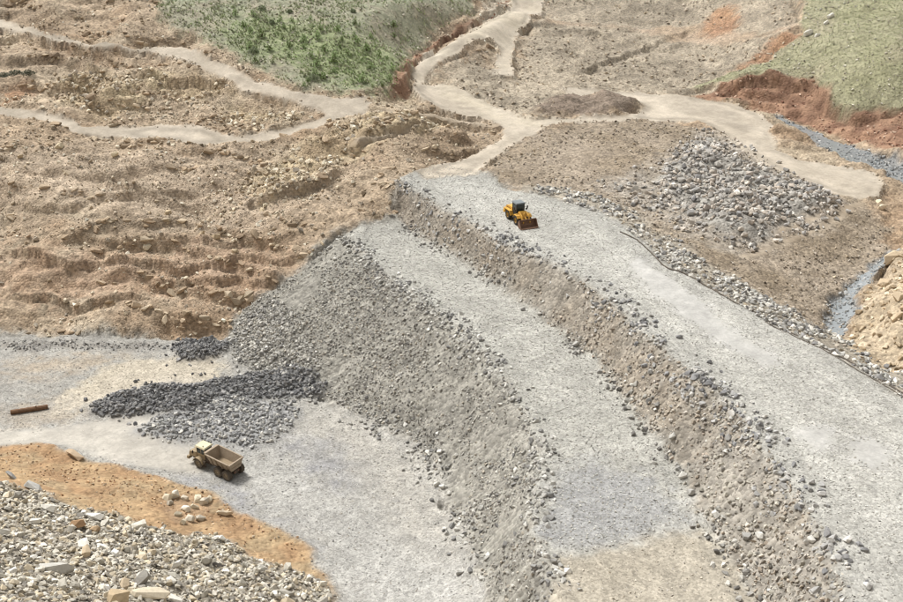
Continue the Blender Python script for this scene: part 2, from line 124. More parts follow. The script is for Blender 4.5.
'mound': [[[76.96,159.04],[66.13,138.67],[59.72,131.9],[54.34,122.24],[52.04,111.74],[55.95,108.59],[56.12,95.64],[78.07,143.11]]],
'stream': [[[71.43,148.98],[69.99,150.15],[66.18,146.64],[61.89,141.55],[57.23,134.26],[53.05,128.05],[51.23,123.74],[53.21,122.15],[56.69,127.27],[60.95,135.13],[65.07,141.47],[68.62,144.67]],[[73.61,224.41],[77.15,217.37],[80.05,206.25],[85.75,198.77],[88.91,189.88],[92.09,173.01],[87.8,163.87],[84.65,179.67],[81.6,187.84],[78.82,191.06],[77.03,197.42],[75.63,209.09],[73.77,217.2]]],
'rock_left': [[[-82.86,209.81],[-81.16,215.05],[-74.02,216.69],[-66.96,214.16],[-66.45,209.67],[-71.3,205.62],[-75.88,203.66]],[[-87.88,219.28],[-83.35,222.72],[-75.03,220.76],[-76.07,216.18],[-84.6,215.66]],[[-70.47,220.06],[-47.76,215.72],[-45.9,210.58],[-56.04,213.16],[-64.84,214.27]],[[-46.46,207.49],[-33.61,205.39],[-30.97,200.76],[-40.85,198.55],[-47.05,201.3]],[[-16.87,203.9],[-2.43,208.26],[3.85,203.84],[-6.35,196.9],[-17.71,187.73],[-27.66,174.02],[-34.53,171.12],[-39.82,181.05],[-31.42,188.74],[-22.4,196.55]]],
'hill_pale': [[[-104.89,236.17],[-90.9,229.21],[-67.29,225.49],[-49.88,215.42],[-33.94,208.29],[-27.23,204.22],[-42.43,195.9],[-48.26,200.13],[-68.12,201.53],[-85.56,205.05],[-95.32,209.28]]],
'hill_rust': [[[-77.04,159.04],[-65.83,155.67],[-49.96,159.04],[-34.75,160.76],[-25.95,159.29],[-27.01,153.77],[-34.61,148.37],[-46.47,150.38],[-60.59,147.9],[-74.07,149.44]]],
'hill_stony': [[[-86.32,185.48],[-68.29,188.47],[-41.3,189.43],[-23.17,184.22],[-21.56,167.66],[-36.65,161.89],[-58.33,165.88],[-81.13,170.53]]]}
LEDGES = [[0.9,[[-76.15,156.36],[-70.63,154.92],[-64.18,153.2],[-59.07,154.94]]],[0.9,[[-61.56,154.99],[-52.54,155.22],[-42.53,156.05],[-32.46,156.71],[-24.1,158.05]]],[0.6,[[-67.14,160.13],[-56.95,159.9],[-46.88,160.96],[-34.8,161.11],[-26.2,161.47]]],[0.8,[[-50.15,152.01],[-41.94,152.69],[-33.52,152.19],[-26.86,152.47]]],[0.7,[[-73.96,149.09],[-65.39,147.81],[-55.75,148.02],[-47.85,149.06]]],[1.2,[[-70.08,218.46],[-65.48,217.4],[-58.91,217.12],[-51.02,215.67],[-46.37,213.74]]],[0.9,[[-87.21,215.72],[-81.55,216.35],[-76.55,218.1],[-71.96,217.19]]],[0.9,[[-19.76,189.15],[-10.25,194.17],[-2.36,200.62]]],[1.1,[[-37.91,169.71],[-33.7,171.63],[-27.55,173.2],[-22.34,175.88],[-19.14,181.73]]],[1.2,[[64.28,234.82],[70.07,234.36],[75.53,233.4],[81.56,229.31],[83.52,223.73],[84.93,218.3],[86.49,213.5],[90.0,211.72],[95.63,208.7]]],[1.0,[[-13.44,217.55],[-11.32,229.12],[-9.49,242.15],[-5.4,254.26],[2.79,271.1],[11.28,285.89],[18.16,310.23]]],[0.8,[[26.8,283.52],[41.09,281.88],[50.58,272.11],[64.06,272.82]]],[0.8,[[29.49,249.63],[44.17,264.74],[56.71,276.49],[68.19,280.35]]],[0.6,[[-81.13,170.53],[-72.79,167.34],[-64.16,168.06]]],[0.6,[[-66.45,176.14],[-55.09,174.48],[-46.52,176.95]]]]
PLACES = {
'log': [[-60.25,117.43,0.22],[-55.76,119.0,0.2]],
'slab': [[-49.09,106.56,0.85],[-45.65,104.7,1.02]],
'hose': [[26.69,148.17,14.99],[28.66,144.79,14.96],[30.43,138.37,14.95],[31.41,133.44,14.96],[33.25,131.83,14.85],[34.8,129.68,14.72],[36.56,126.34,14.67],[38.45,122.36,14.67],[41.28,118.38,14.37],[43.43,114.59,14.21],[47.31,108.66,13.87],[49.89,102.64,14.03],[52.09,93.74,15.47]],
'hose2': [[40.75,116.71,14.72],[43.02,113.42,14.53],[46.59,106.84,14.44],[49.29,101.27,14.44],[51.86,93.2,15.45]],
'truck_rear': [-26.99,102.8,0.25],
'loader': [10.91,153.11,15.0],
'white_rocks': [[86.4,246.89,28.05],[87.63,244.04,28.1],[92.97,252.1,31.44],[91.38,249.82,30.42]],
'slab_long': [-42.41,85.83,7.44],
'slab_white': [-37.57,85.77,6.6],
'slab_big': [-27.02,70.09,10.26],
'slab_flat': [-35.15,70.34,13.14],
'block_orange': [-37.9,82.24,8.26],
'block_dark': [-28.41,72.3,9.84],
'rock_white': [-32.49,77.23,9.16],
'slab_grey': [-46.28,91.69,5.72],
'tan_block': [-36.09,81.87,8.05],
'slab_pair': [-50.54,95.62,4.98],
'flat_dark': [-23.42,80.3,4.93],
'tan_corner': [-28.53,67.12,12.4],
'toe_rocks': [[-2.97,106.39,1.05],[-1.56,105.17,1.74],[0.43,103.1,2.83],[-1.74,99.54,1.12],[-1.14,99.0,1.28]],
'ridge_slab': [-25.95,93.47,1.4],
'ridge_rocks': [[-32.24,93.92,2.47],[-31.17,96.16,1.51],[-28.7,95.49,1.31],[-29.22,91.01,2.87],[-30.62,91.33,3.05],[-28.29,91.67,2.45],[-28.33,96.31,1.03],[-30.18,92.93,2.41],[-33.06,95.6,2.04],[-32.29,96.47,1.6],[-29.41,93.84,1.95],[-29.61,89.71,3.4],[-29.67,96.12,1.28]],
'hill_rocks': [[-43.36,162.5,9.39],[-40.94,161.65,9.07],[-64.76,186.3,16.16],[-75.54,187.19,16.91],[-50.79,168.29,11.98],[-52.58,160.21,8.4],[-33.88,169.14,11.77],[-33.49,170.17,12.09],[-81.87,183.67,16.95],[-36.98,158.5,7.77]],
'dry_shrub': [[-99.01,221.62,24.92],[-96.12,220.88,24.67],[-93.2,220.75,24.69]],
'edge_big': [[-32.29,139.47,1.14],[-34.0,137.52,0.36],[-22.24,156.56,7.65],[-20.6,157.3,8.25],[-18.03,157.43,9.08],[-19.31,152.96,7.86],[24.13,106.36,12.7],[24.75,95.14,10.46],[24.52,90.38,9.75],[24.73,88.81,9.82],[24.79,85.69,9.83],[19.05,112.41,9.56],[16.65,119.7,9.67],[30.45,91.49,14.19],[29.58,90.68,13.47],[26.3,81.22,10.23],[28.07,77.01,10.94],[29.18,76.26,11.73],[32.41,72.48,14.16]],
'pile_big': [[39.92,189.91,15.12],[40.75,160.24,14.68],[49.13,168.67,14.89],[58.52,178.64,14.78],[69.33,190.77,14.42],[37.75,159.57,14.63],[45.82,167.44,14.93],[55.0,177.31,14.87],[65.31,188.68,14.67],[34.7,158.63,14.6],[42.6,166.38,14.89],[51.49,175.92,14.95],[61.49,186.99,14.79],[60.52,161.01,13.38],[39.5,165.74,14.81],[48.02,174.49,15.01],[57.7,185.23,14.88],[57.14,159.51,13.52],[36.37,164.82,14.71],[44.64,173.23,15.02],[54.09,183.88,14.95],[53.85,158.18,13.72],[62.67,166.29,13.81],[41.34,172.15,14.98],[50.44,182.25,15.03],[50.53,156.58,13.88],[59.3,165.04,13.96],[38.11,171.25,14.91],[46.94,181.02,15.06],[47.37,155.38,14.02],[55.86,163.51,14.08],[65.26,172.7,14.11],[43.47,179.73,15.06],[44.24,154.13,14.13],[52.54,162.16,14.24],[61.63,171.02,14.24],[40.08,178.63,15.03],[49.4,189.29,15.09],[49.24,160.75,14.4],[58.12,169.52,14.4],[67.94,179.34,14.36],[45.75,187.8,15.11],[45.97,159.3,14.5],[54.63,167.97,14.54],[64.3,177.92,14.48],[42.19,186.49,15.09],[42.86,158.26,14.56],[51.26,166.59,14.67],[60.62,176.22,14.61],[71.4,188.01,14.25],[39.76,157.16,14.56],[47.91,165.16,14.78],[57.04,174.7,14.73],[67.32,185.73,14.52],[36.75,156.25,14.54],[44.65,163.91,14.82],[53.57,173.35,14.85],[63.53,184.07,14.69],[33.75,155.3,14.59],[41.54,163.07,14.78]],
'mound_rocks': [[69.41,145.53,12.17],[61.56,125.02,13.97],[63.43,133.61,12.33],[60.13,121.08,13.1],[75.98,168.28,13.32],[75.35,165.51,12.87]],
'field_bush': [[-39.19,249.38,32.64],[-46.13,250.66,33.61],[-24.35,254.27,32.34],[-29.95,216.2,23.99],[-42.53,242.46,31.44],[-44.28,226.79,27.86]],
'row_bush': [[-51.59,245.09,32.96],[-47.32,245.38,32.57],[-40.75,243.56,31.53],[-37.96,244.0,31.4],[-33.76,245.63,31.43],[-23.27,246.68,30.4],[-14.36,254.41,28.54],[-48.63,239.24,31.32],[-39.38,239.52,30.55],[-30.56,239.66,29.9],[-26.73,240.06,29.61],[-22.96,239.8,28.8],[-19.4,243.54,27.97],[-14.09,250.77,26.55],[-46.45,236.15,30.41],[-43.66,234.5,29.79],[-38.91,234.22,29.33],[-34.05,233.86,28.82],[-31.05,235.85,29.03],[-25.44,236.44,28.51],[-22.08,236.65,27.84],[-36.84,229.95,28.1],[-33.64,230.95,28.05],[-28.8,229.91,27.25],[-25.61,232.91,27.61],[-19.61,234.31,26.54],[-16.78,233.56,25.46],[-45.41,227.65,28.17],[-40.99,227.93,27.93],[-36.2,225.43,26.87],[-31.45,226.35,26.64],[-26.35,227.98,26.4],[-23.51,229.56,26.33],[-14.94,233.55,24.8],[-43.26,222.03,26.49],[-39.47,221.88,26.17],[-29.87,222.48,25.47],[-26.28,225.0,25.61],[-18.23,225.48,24.05],[-13.41,227.65,23.03],[-29.64,217.89,24.35],[-25.95,220.7,24.51],[-13.64,222.08,22.3],[-30.91,214.99,23.8],[-27.86,217.25,23.96],[-19.52,217.94,22.99],[-15.06,218.1,22.09],[-31.52,212.97,23.31]],
'stump': [[72.99,225.47,15.03],[74.02,226.03,15.34]]}

# ---------------------------------------------------------------- terrain heights
GX0, GX1, GY0, GY1, GS = -190.0, 190.0, 10.0, 370.0, 1.0

def raster_tin(P, x0, x1, y0, y1, s):
    """heights of a triangulated survey (list of x, y, z) on a regular grid"""
    P = np.asarray(P, float)
    vs, es, fs, ov, oe, of = delaunay_2d_cdt([Vector((p[0], p[1])) for p in P], [], [], 0, 1e-4)
    V = np.array([(v.x, v.y) for v in vs])
    Z = np.array([P[o[0], 2] if o else 0.0 for o in ov])
    nx = int(round((x1-x0)/s))+1; ny = int(round((y1-y0)/s))+1
    G = np.full((ny, nx), np.nan)
    for f in fs:
        a, b, c = V[f[0]], V[f[1]], V[f[2]]
        i0 = max(0, int((min(a[0], b[0], c[0])-x0)/s)); i1 = min(nx-1, int((max(a[0], b[0], c[0])-x0)/s)+1)
        j0 = max(0, int((min(a[1], b[1], c[1])-y0)/s)); j1 = min(ny-1, int((max(a[1], b[1], c[1])-y0)/s)+1)
        if i1 < i0 or j1 < j0: continue
        X, Y = np.meshgrid(x0+np.arange(i0, i1+1)*s, y0+np.arange(j0, j1+1)*s)
        d = (b[1]-c[1])*(a[0]-c[0])+(c[0]-b[0])*(a[1]-c[1])
        if abs(d) < 1e-9: continue
        l1 = ((b[1]-c[1])*(X-c[0])+(c[0]-b[0])*(Y-c[1]))/d
        l2 = ((c[1]-a[1])*(X-c[0])+(a[0]-c[0])*(Y-c[1]))/d
        l3 = 1-l1-l2
        m = (l1 >= -1e-6) & (l2 >= -1e-6) & (l3 >= -1e-6)
        sub = G[j0:j1+1, i0:i1+1]
        sub[m] = (l1*Z[f[0]]+l2*Z[f[1]]+l3*Z[f[2]])[m]
    G[np.isnan(G)] = 60.0
    return G

def blur(G, sig):
    """Gaussian blur of a grid, sigma in cells"""
    if sig < 0.2: return G
    r = int(3*sig+1); k = np.exp(-0.5*(np.arange(-r, r+1)/sig)**2); k /= k.sum()
    for ax in (0, 1):
        pad = [(0, 0), (0, 0)]; pad[ax] = (r, r)
        Q = np.pad(G, pad, mode='edge'); out = np.zeros_like(G); n = G.shape[ax]
        for i, w in enumerate(k):
            out += w*(Q[i:i+n, :] if ax == 0 else Q[:, i:i+n])
        G = out
    return G

def bilin(G, x0, y0, s, x, y):
    u = np.clip((x-x0)/s, 0, G.shape[1]-1.001); v = np.clip((y-y0)/s, 0, G.shape[0]-1.001)
    i = u.astype(int); j = v.astype(int); fu = u-i; fv = v-j
    return (G[j, i]*(1-fu)+G[j, i+1]*fu)*(1-fv)+(G[j+1, i]*(1-fu)+G[j+1, i+1]*fu)*fv

def inside(poly, x, y):
    p = np.asarray(poly, float); r = np.zeros(x.shape, bool); n = len(p)
    bx = (x >= p[:, 0].min()) & (x <= p[:, 0].max()) & (y >= p[:, 1].min()) & (y <= p[:, 1].max())
    xs = x[bx]; ys = y[bx]; rr = np.zeros(xs.shape, bool)
    for k in range(n):
        x1_, y1_ = p[k]; x2_, y2_ = p[(k+1) % n]
        if y1_ == y2_: continue
        c = ((y1_ > ys) != (y2_ > ys)) & (xs < (x2_-x1_)*(ys-y1_)/(y2_-y1_)+x1_)
        rr ^= c
    r[bx] = rr
    return r

def densify(line, step=2.0):
    out = []
    for a, b in zip(line[:-1], line[1:]):
        d = math.dist(a[:2], b[:2]); n = max(1, int(d/step))
        for k in range(n):
            t = k/n; out.append(tuple(a[i]+(b[i]-a[i])*t for i in range(3)))
    out.append(tuple(line[-1]))
    return out

def build_dem():
    P = []
    for ln in LINES: P += densify(ln)
    P += [tuple(p) for p in SPOTS]
    far = P+[tuple(p) for p in FAR]
    core = raster_tin(far, GX0, GX1, GY0, GY1, GS)
    X, Y = np.meshgrid(GX0+np.arange(core.shape[1])*GS, GY0+np.arange(core.shape[0])*GS)
    w = blur(inside(DAM_AREA, X.ravel(), Y.ravel()).reshape(X.shape).astype(float), 2.0)
    core = blur(core, 0.6)*w+blur(core, 2.6)*(1-w)
    wide = blur(raster_tin(far, -1200, 1200, -1200, 1200, 10.0), 1.5)
    return core, wide

def dem_at(x, y):
    c = bilin(CORE, GX0, GY0, GS, x, y); w = bilin(WIDE, -1200, -1200, 10.0, x, y)
    e = np.minimum(np.minimum(x-GX0, GX1-x), np.minimum(y-GY0, GY1-y))
    t = np.clip(e/20.0, 0, 1)
    return c*t+w*(1-t)

CORE, WIDE = build_dem()
RNG = np.random.default_rng(11)
random.seed(5)

# ================================================================= noise
def _h(ix, iy, seed):
    n = (ix.astype(np.int64)*374761393+iy.astype(np.int64)*668265263+seed*974634777) & 0x7fffffff
    n = ((n ^ (n >> 13))*1274126177) & 0x7fffffff
    return ((n ^ (n >> 16)) & 0xffff)/65535.0

def vnoise(x, y, s, seed=0):
    u = x/s; v = y/s
    i = np.floor(u); j = np.floor(v); fu = u-i; fv = v-j
    fu = fu*fu*(3-2*fu); fv = fv*fv*(3-2*fv)
    a = _h(i, j, seed); b = _h(i+1, j, seed); c = _h(i, j+1, seed); d = _h(i+1, j+1, seed)
    return ((a*(1-fu)+b*fu)*(1-fv)+(c*(1-fu)+d*fu)*fv)*2-1

def fbm(x, y, s, octv=4, seed=0, gain=0.5):
    t = 0; a = 1.0
    ca, sa = math.cos(0.6), math.sin(0.6)
    for k in range(octv):
        t = t+a*vnoise(x, y, s, seed+k*17)
        x, y = ca*x-sa*y+13.1, sa*x+ca*y+7.7
        s *= 0.5; a *= gain
    return t

def cells(x, y, s, seed=0):
    """distance to nearest jittered point and a random value of that cell"""
    u = x/s; v = y/s
    i0 = np.floor(u); j0 = np.floor(v)
    best = np.full(x.shape, 9.0); val = np.zeros(x.shape)
    for di in (-1, 0, 1):
        for dj in (-1, 0, 1):
            i = i0+di; j = j0+dj
            px = i+_h(i, j, seed); py = j+_h(i, j, seed+5)
            d = (px-u)**2+(py-v)**2
            m = d < best
            best = np.where(m, d, best); val = np.where(m, _h(i, j, seed+9), val)
    return np.sqrt(best), val

# ================================================================= zones of the ground
MS = 0.5
MX0, MX1, MY0, MY1 = -190.0, 190.0, 30.0, 370.0
_mx, _my = np.meshgrid(np.arange(MX0, MX1+MS, MS), np.arange(MY0, MY1+MS, MS))
_rx = _mx+.45*fbm(_mx, _my, 3.0, 3, 73); _ry = _my+.45*fbm(_mx, _my, 3.0, 3, 74)
_wx = _mx+1.1*fbm(_mx, _my, 5.0, 3, 71); _wy = _my+1.1*fbm(_mx, _my, 5.0, 3, 72)
SOFT = dict(crest=.8, upper_slope=.6, bench=1.2, bench_tan=1.0, bench_blue=2.0, lower_slope=.8, floor=.8, upper_stony=2.0, toe_strip=1.0, floor_road=1.0, floor_pale=3, floor_dark=2.5, boulder_thin=3, floor_road2=3, floor_tan=1.6, floor_brown=3,
            dark_pile=1.0, grey_pile=1.6, stone_fan=1.2, ridge=.5, heap=.6, heap_small=.4, dirt_road=.45, dirt_pale=2.0, trail=.6, grass_left=1.6, grass_bright=6,
            grass_right=.6, red_bank=.6, orange_scar=1.5, upper_right=4, upper_right_path=1.2, upstream=2.0, boulder_pile=1.0, dark_mound=1.0, edge_stones=1.0, crest_smooth=1.0, mound=.8, stream=.5,
            rock_left=2.0, hill_pale=4, hill_rust=4, hill_stony=4)
CRISP = {'crest', 'floor_road', 'upper_slope', 'bench', 'lower_slope'}
MASK = {}
for zn, polys in ZONES.items():
    g = np.zeros(_mx.shape, bool)
    for pl in polys:
        px_, py_ = (_mx, _my) if zn in CRISP else ((_rx, _ry) if zn in ('dirt_road', 'crest_smooth', 'trail') else (_wx, _wy))
        g |= inside(pl, px_.ravel(), py_.ravel()).reshape(_mx.shape)
    MASK[zn] = blur(g.astype(float), SOFT.get(zn, 1.0)/MS*0.6)

_any = np.max([MASK[z] for z in ('crest', 'upper_slope', 'bench', 'lower_slope', 'floor')], axis=0)
MASK['dam_base'] = np.clip(blur((_any > .4).astype(float), 1.0/MS)*2.2, 0, 1)*(1-np.max([MASK[z] for z in ('ridge', 'heap')], axis=0))

def mk(zn, x, y):
    inb = (x > MX0) & (x < MX1) & (y > MY0) & (y < MY1)
    return bilin(MASK[zn], MX0, MY0, MS, x, y)*inb

TRACKC = blur(MASK['crest'], 4.5/MS)
TRACK = blur(MASK['dirt_road'], 2.6/MS)

def rough(x, y):
    """amplitude of the ground's unevenness"""
    a = np.full(x.shape, 1.25)
    for zn, v in (('upper_right', .85), ('grass_left', .5), ('grass_right', .45), ('upstream', .45), ('hill_stony', 1.25), ('rock_left', 1.9), ('boulder_pile', .7),
                  ('lower_slope', .3), ('upper_slope', .25), ('bench', .1), ('floor', .12), ('dark_pile', .45), ('grey_pile', .3), ('crest', .07), ('edge_stones', .3), ('ridge', .5), ('heap', .6),
                  ('mound', .9), ('red_bank', 1.0), ('stream', .12), ('dirt_road', .08), ('upper_right_path', .15), ('trail', .15)):
        m = mk(zn, x, y); a = a*(1-m)+v*m
    return a

def height(x, y):
    x = np.asarray(x, float); y = np.asarray(y, float)
    z = dem_at(x, y)
    a = rough(x, y)
    near = ((x*x+y*y) < 420**2)
    # gullied, ledged ground
    w = fbm(x, y, 14.0, 3, 3)
    sx = 1+1.3*np.clip((a-.8)*3, 0, 1)
    rid = 1-np.abs(fbm((x+3*w)/1.6, y+3*w, 9.0, 4, 21))
    rid2 = 1-np.abs(np.where(sx > 1.6, fbm((x-w)/2.2, y+w, 3.0, 3, 27), fbm(x-w, y+w, 3.4, 3, 27)))
    z = z+a*(0.75*fbm(x, y, 9.0, 2, 5)+.8*vnoise(x/1.8, y, 13.0, 6)*(a > 1)+0.6*(rid-.6)+.30*(rid2-.6)*near+0.26*np.where(sx > 1.6, fbm(x/1.8, y, 1.8, 4, 31, .6), fbm(x, y, 1.8, 4, 31, .6)))
    # bedding ledges of the cut hillside
    hs = np.clip(a-0.75, 0, 1)*4
    hs = np.clip(hs, 0, 1)
    zz = dem_at(x, y)+a*.8*vnoise(x/1.8, y, 13.0, 6)+.75*fbm(x/1.5, y, 9.0, 2, 5)+0.8*w+0.06*x
    step = 2.3
    fr = zz/step-np.floor(zz/step)
    led = np.where(fr < .78, fr*.25, .195+(fr-.78)*3.66)-fr
    z = z+hs*led*step*1.35*np.clip(.6+1.2*fbm(x, y, 20.0, 2, 44), 0, 1)
    # cut ledges and banks that can be told apart
    lx = x+1.2*fbm(x, y, 5.0, 3, 301); ly = y+1.2*fbm(x, y, 5.0, 3, 302)
    for hh, ln in LEDGES:
        p = np.array(ln)
        if not len(x): break
        sel = (x > p[:, 0].min()-10) & (x < p[:, 0].max()+10) & (y > p[:, 1].min()-10) & (y < p[:, 1].max()+10)
        if not sel.any(): continue
        X, Y = lx[sel], ly[sel]; best = np.full(X.shape, 1e9); sg = np.zeros(X.shape); tp = np.ones(X.shape); n = len(p)-1
        for k in range(n):
            a0, b0 = p[k], p[k+1]; d0 = b0-a0; L2 = d0 @ d0
            u = ((X-a0[0])*d0[0]+(Y-a0[1])*d0[1])/L2; uc = np.clip(u, 0, 1)
            dd = np.hypot(X-a0[0]-uc*d0[0], Y-a0[1]-uc*d0[1]); c = np.sign(d0[0]*(Y-a0[1])-d0[1]*(X-a0[0]))
            m = dd < best; best = np.where(m, dd, best); sg = np.where(m, c, sg)
            g = (k+uc)/n; tp = np.where(m, np.clip(np.minimum(g, 1-g)*8, 0, 1), tp)
        z[sel] += 1.0*hh*tp*sg*np.exp(-best/2.2)*np.clip(best/.25, 0, 1)
    # blocky outcrops of bedded rock
    rb = mk('rock_left', x, y)
    d, v = cells(x+.8*w, (y+.8*w)*1.5, 2.6, 18)
    z = z+rb*near*(v-.4)*1.1*np.clip(1.4-1.5*d, 0, 1)
    # lumpy rubble
    d, v = cells(x, y, 1.5, 8)
    z = z+a*0.12*np.clip(.62-d, 0, 1)*(v > .55)*1.6*near
    # piles of stone
    z = z+.9*mk('dark_mound', x, y)+mk('dark_pile', x, y)*(.3+.8*np.clip(1-1.1*cells(x, y, 3.6, 61)[0], 0, 1))+mk('grey_pile', x, y)*.55+mk('boulder_pile', x, y)*(.45+.5*fbm(x, y, 5, 2, 62))
    sl = np.maximum(mk('lower_slope', x, y), mk('upper_slope', x, y))
    al = .5*x-.866*y; dn = .866*x+.5*y
    z = z+sl*(.16*vnoise(al, dn, 1.0, 81)*0+.15*vnoise(al/.55, dn/6, 1.0, 82)+.12*vnoise(al/1.6, dn/9, 1.0, 83))
    # shoulder of loose stone along the edges of the embankment, wheel ruts
    z = z-mk('stream', x, y)*.8
    rt = mk('dirt_road', x, y)
    z = z+rt*(1-rt)*4*(.10+.22*fbm(x, y, 3, 2, 91))

    return z

def inview(x, y, z, mar=1.12):
    """true where the camera's side of the valley can be seen, with a margin all round"""
    P = math.radians(25.0)
    dz = z-EYE[2]
    f = y*math.cos(P)-dz*math.sin(P); u = y*math.sin(P)+dz*math.cos(P)
    return (f > 1) & (np.abs(x/f) < .4515*mar) & (np.abs(u/f) < .301*mar)

# ================================================================= colours
def rgb(h, k=0.80, sat=.73):
    c = [int(h[i:i+2], 16)/255 for i in (0, 2, 4)]
    c = np.array([k*((v/12.92) if v <= .04045 else ((v+.055)/1.055)**2.4) for v in c])
    g = c @ np.array((.3, .59, .11))
    return g+(c-g)*sat

ZCOL = [  # zone, two tones of its soil or stone, size of the patches
    ('hill_stony', 'bfa98c', 'ae987c', 5), ('hill_rust', 'bfa080', 'b0906e', 5), ('hill_pale', 'bea98a', 'ab9273', 6), ('upper_right', 'b2a38a', '9c8f79', 6),
    ('rock_left', 'c9b48a', 'b39a74', 4), ('grass_left', '979b7a', 'a4a084', 6), ('grass_bright', '8a9860', '96a06c', 5), ('upper_right_path', 'b8a084', 'ad9678', 6),
    ('orange_scar', 'b68a5e', 'aa805c', 4), ('upstream', 'a89780', '96846a', 8), ('red_bank', 'ac8260', '8a644a', 2.5), ('grass_right', '9a986e', 'a29e78', 6),
    ('edge_stones', 'b0a490', 'a09684', 4), ('boulder_thin', 'aca294', 'a09482', 3), ('boulder_pile', 'a8a49a', '9c968c', 4), ('mound', 'c4ae8c', 'b5a07e', 5),
    ('dam_base', 'a9a498', '9c978b', 4), ('stone_fan', 'b2aea4', 'a8a296', 4), ('lower_slope', '9e9a8e', '949085', 5), ('upper_slope', '9c8f7c', '9c9384', 5), ('upper_stony', 'a8a092', '9f988c', 4),
    ('bench', 'b6b4aa', 'acaaa0', 6), ('bench_blue', 'a3a3a1', '9b9b9a', 5), ('bench_tan', 'b8ae9a', 'aea490', 5),
    ('floor', 'aeaba3', 'a4a199', 8), ('floor_brown', 'b3a48e', 'aba08f', 5), ('floor_tan', 'c8bca6', 'beb29a', 6), ('toe_strip', '8e8a84', '9a948a', 3), ('floor_pale', 'b8b6af', 'b0aea7', 5), ('floor_dark', '9c9ca0', 'a4a29e', 4), ('floor_road', 'c8c1b3', 'bfb8ab', 6), ('floor_road2', 'b6b1a6', 'aeaaa0', 6),
    ('grey_pile', '9c9c9c', '949494', 3), ('dark_pile', '727272', '696969', 3), ('crest', 'b8b6ad', 'afada4', 5), ('crest_smooth', 'bfbdb7', 'b9b7b1', 4),
    ('dark_mound', '94826f', '877563', 3), ('dirt_road', 'c6b8a2', 'baac96', 6), ('dirt_pale', 'd2c4ac', 'c8baa0', 6), ('trail', 'b8a68c', 'b09c80', 5),
    ('ridge', 'c09c68', 'b38a58', 3), ('heap', 'a39885', '988e7e', 3), ('heap_small', 'b89468', 'b08c64', 3), ('stream', '8a8c8c', '969694', 3)]

def ground_colour(x, y):
    n1 = fbm(x, y, 11, 4, 101)*.5+.5; n2 = fbm(x, y, 1.6, 3, 111)
    n1 = np.clip(n1, 0, 1)[:, None]
    c = rgb('b8a182')*(1-n1)+rgb('a99070')*n1
    # rust streaks and pale scree on the bare hill
    r = np.clip(fbm(x, y, 13, 3, 131)*1.6-.35, 0, 1)[:, None]
    c = c*(1-.6*r)+rgb('a88660')*.6*r
    r = np.clip(fbm(x, y, 8, 3, 141)*1.6-.4, 0, 1)[:, None]
    c = c*(1-.6*r)+rgb('bfae90')*.6*r
    zb = dem_at(x, y)+.8*fbm(x, y, 14.0, 3, 3)+.06*x
    bedm = np.clip(.5+1.0*fbm(x, y, 18, 2, 193), 0, 1)
    bed = 1.9*bedm*(.5*vnoise(zb, x/40, .7, 191)+.5*vnoise(zb, x/60, 1.9, 192))
    c = c*(1+.16*bed[:, None])
    fn = fbm(x, y, 1.3, 3, 204)
    for zn, a, b, s in ZCOL:
        m = mk(zn, x, y); m = np.clip(m+2.2*m*(1-m)*fn, 0, 1)[:, None]
        t = np.clip(fbm(x, y, s, 3, 151+len(zn))*.7+.5, 0, 1)[:, None]
        cc = rgb(a)*(1-t)+rgb(b)*t
        if zn == 'grass_left':     # bare stony gaps between the turf
            q = np.clip(fbm(x, y, 3.2, 3, 171)*1.8-.1, 0, 1)[:, None]; cc = cc*(1-.6*q)+rgb('aa9d84')*.6*q
        if zn == 'grass_right':
            q = np.clip(fbm(x, y, 7, 4, 172)*1.8-.3, 0, 1)[:, None]; cc = cc*(1-.5*q)+rgb('a3977a')*.5*q
        if zn in ('hill_stony', 'hill_rust', 'hill_pale', 'upper_right', 'rock_left', 'red_bank'): cc = cc*(1+.18*bed[:, None])      # bedding of the rock
        if zn in ('lower_slope', 'upper_slope'):      # soil and stone washed down in runs
            q = vnoise((.5*x-.866*y)/.9, (.866*x+.5*y)/8, 1.0, 84)[:, None]; cc = cc*(1+.13*q)
        if zn == 'ridge':
            q = np.clip(fbm(x, y, 3.5, 4, 173)*1.8-.2, 0, 1)[:, None]; cc = cc*(1-.7*q)+rgb('c4a878')*.6*q
        c = c*(1-m)+cc*m
    # wheel tracks, parallel to the edges of the haul roads
    tr = bilin(TRACK, MX0, MY0, MS, x, y)
    k = mk('dirt_road', x, y)*.20*np.sin(tr*16+1.5*fbm(x, y, 6, 2, 201))*np.clip(.5+fbm(x, y, 9, 2, 202), 0, 1)
    kc = mk('crest', x, y)*(.10*np.clip((bilin(TRACKC, MX0, MY0, MS, x, y)-.55)*3, 0, 1)+.05*np.sin(bilin(TRACKC, MX0, MY0, MS, x, y)*24+fbm(x, y, 8, 2, 203)))
    c = c*(1+k[:, None])*(1+kc[:, None]-.04*mk('crest', x, y)[:, None])
    return np.clip(c*(1+.10*n2[:, None]), .01, .9)

# ================================================================= materials
def new_mat(name, rough_=.95):
    m = bpy.data.materials.new(name); m.use_nodes = True
    nt = m.node_tree; b = nt.nodes['Principled BSDF']
    b.inputs['Roughness'].default_value = rough_
    b.inputs['Specular IOR Level'].default_value = 0.15
    return m, nt, b

def math_node(nt, op, a, b=None, clamp=False):
    n = nt.nodes.new('ShaderNodeMath'); n.operation = op; n.use_clamp = clamp
    for k, v in enumerate((a, b)):
        if v is None: continue
        if hasattr(v, 'links') or hasattr(v, 'is_linked'): nt.links.new(v, n.inputs[k])
        else: n.inputs[k].default_value = v
    return n.outputs[0]

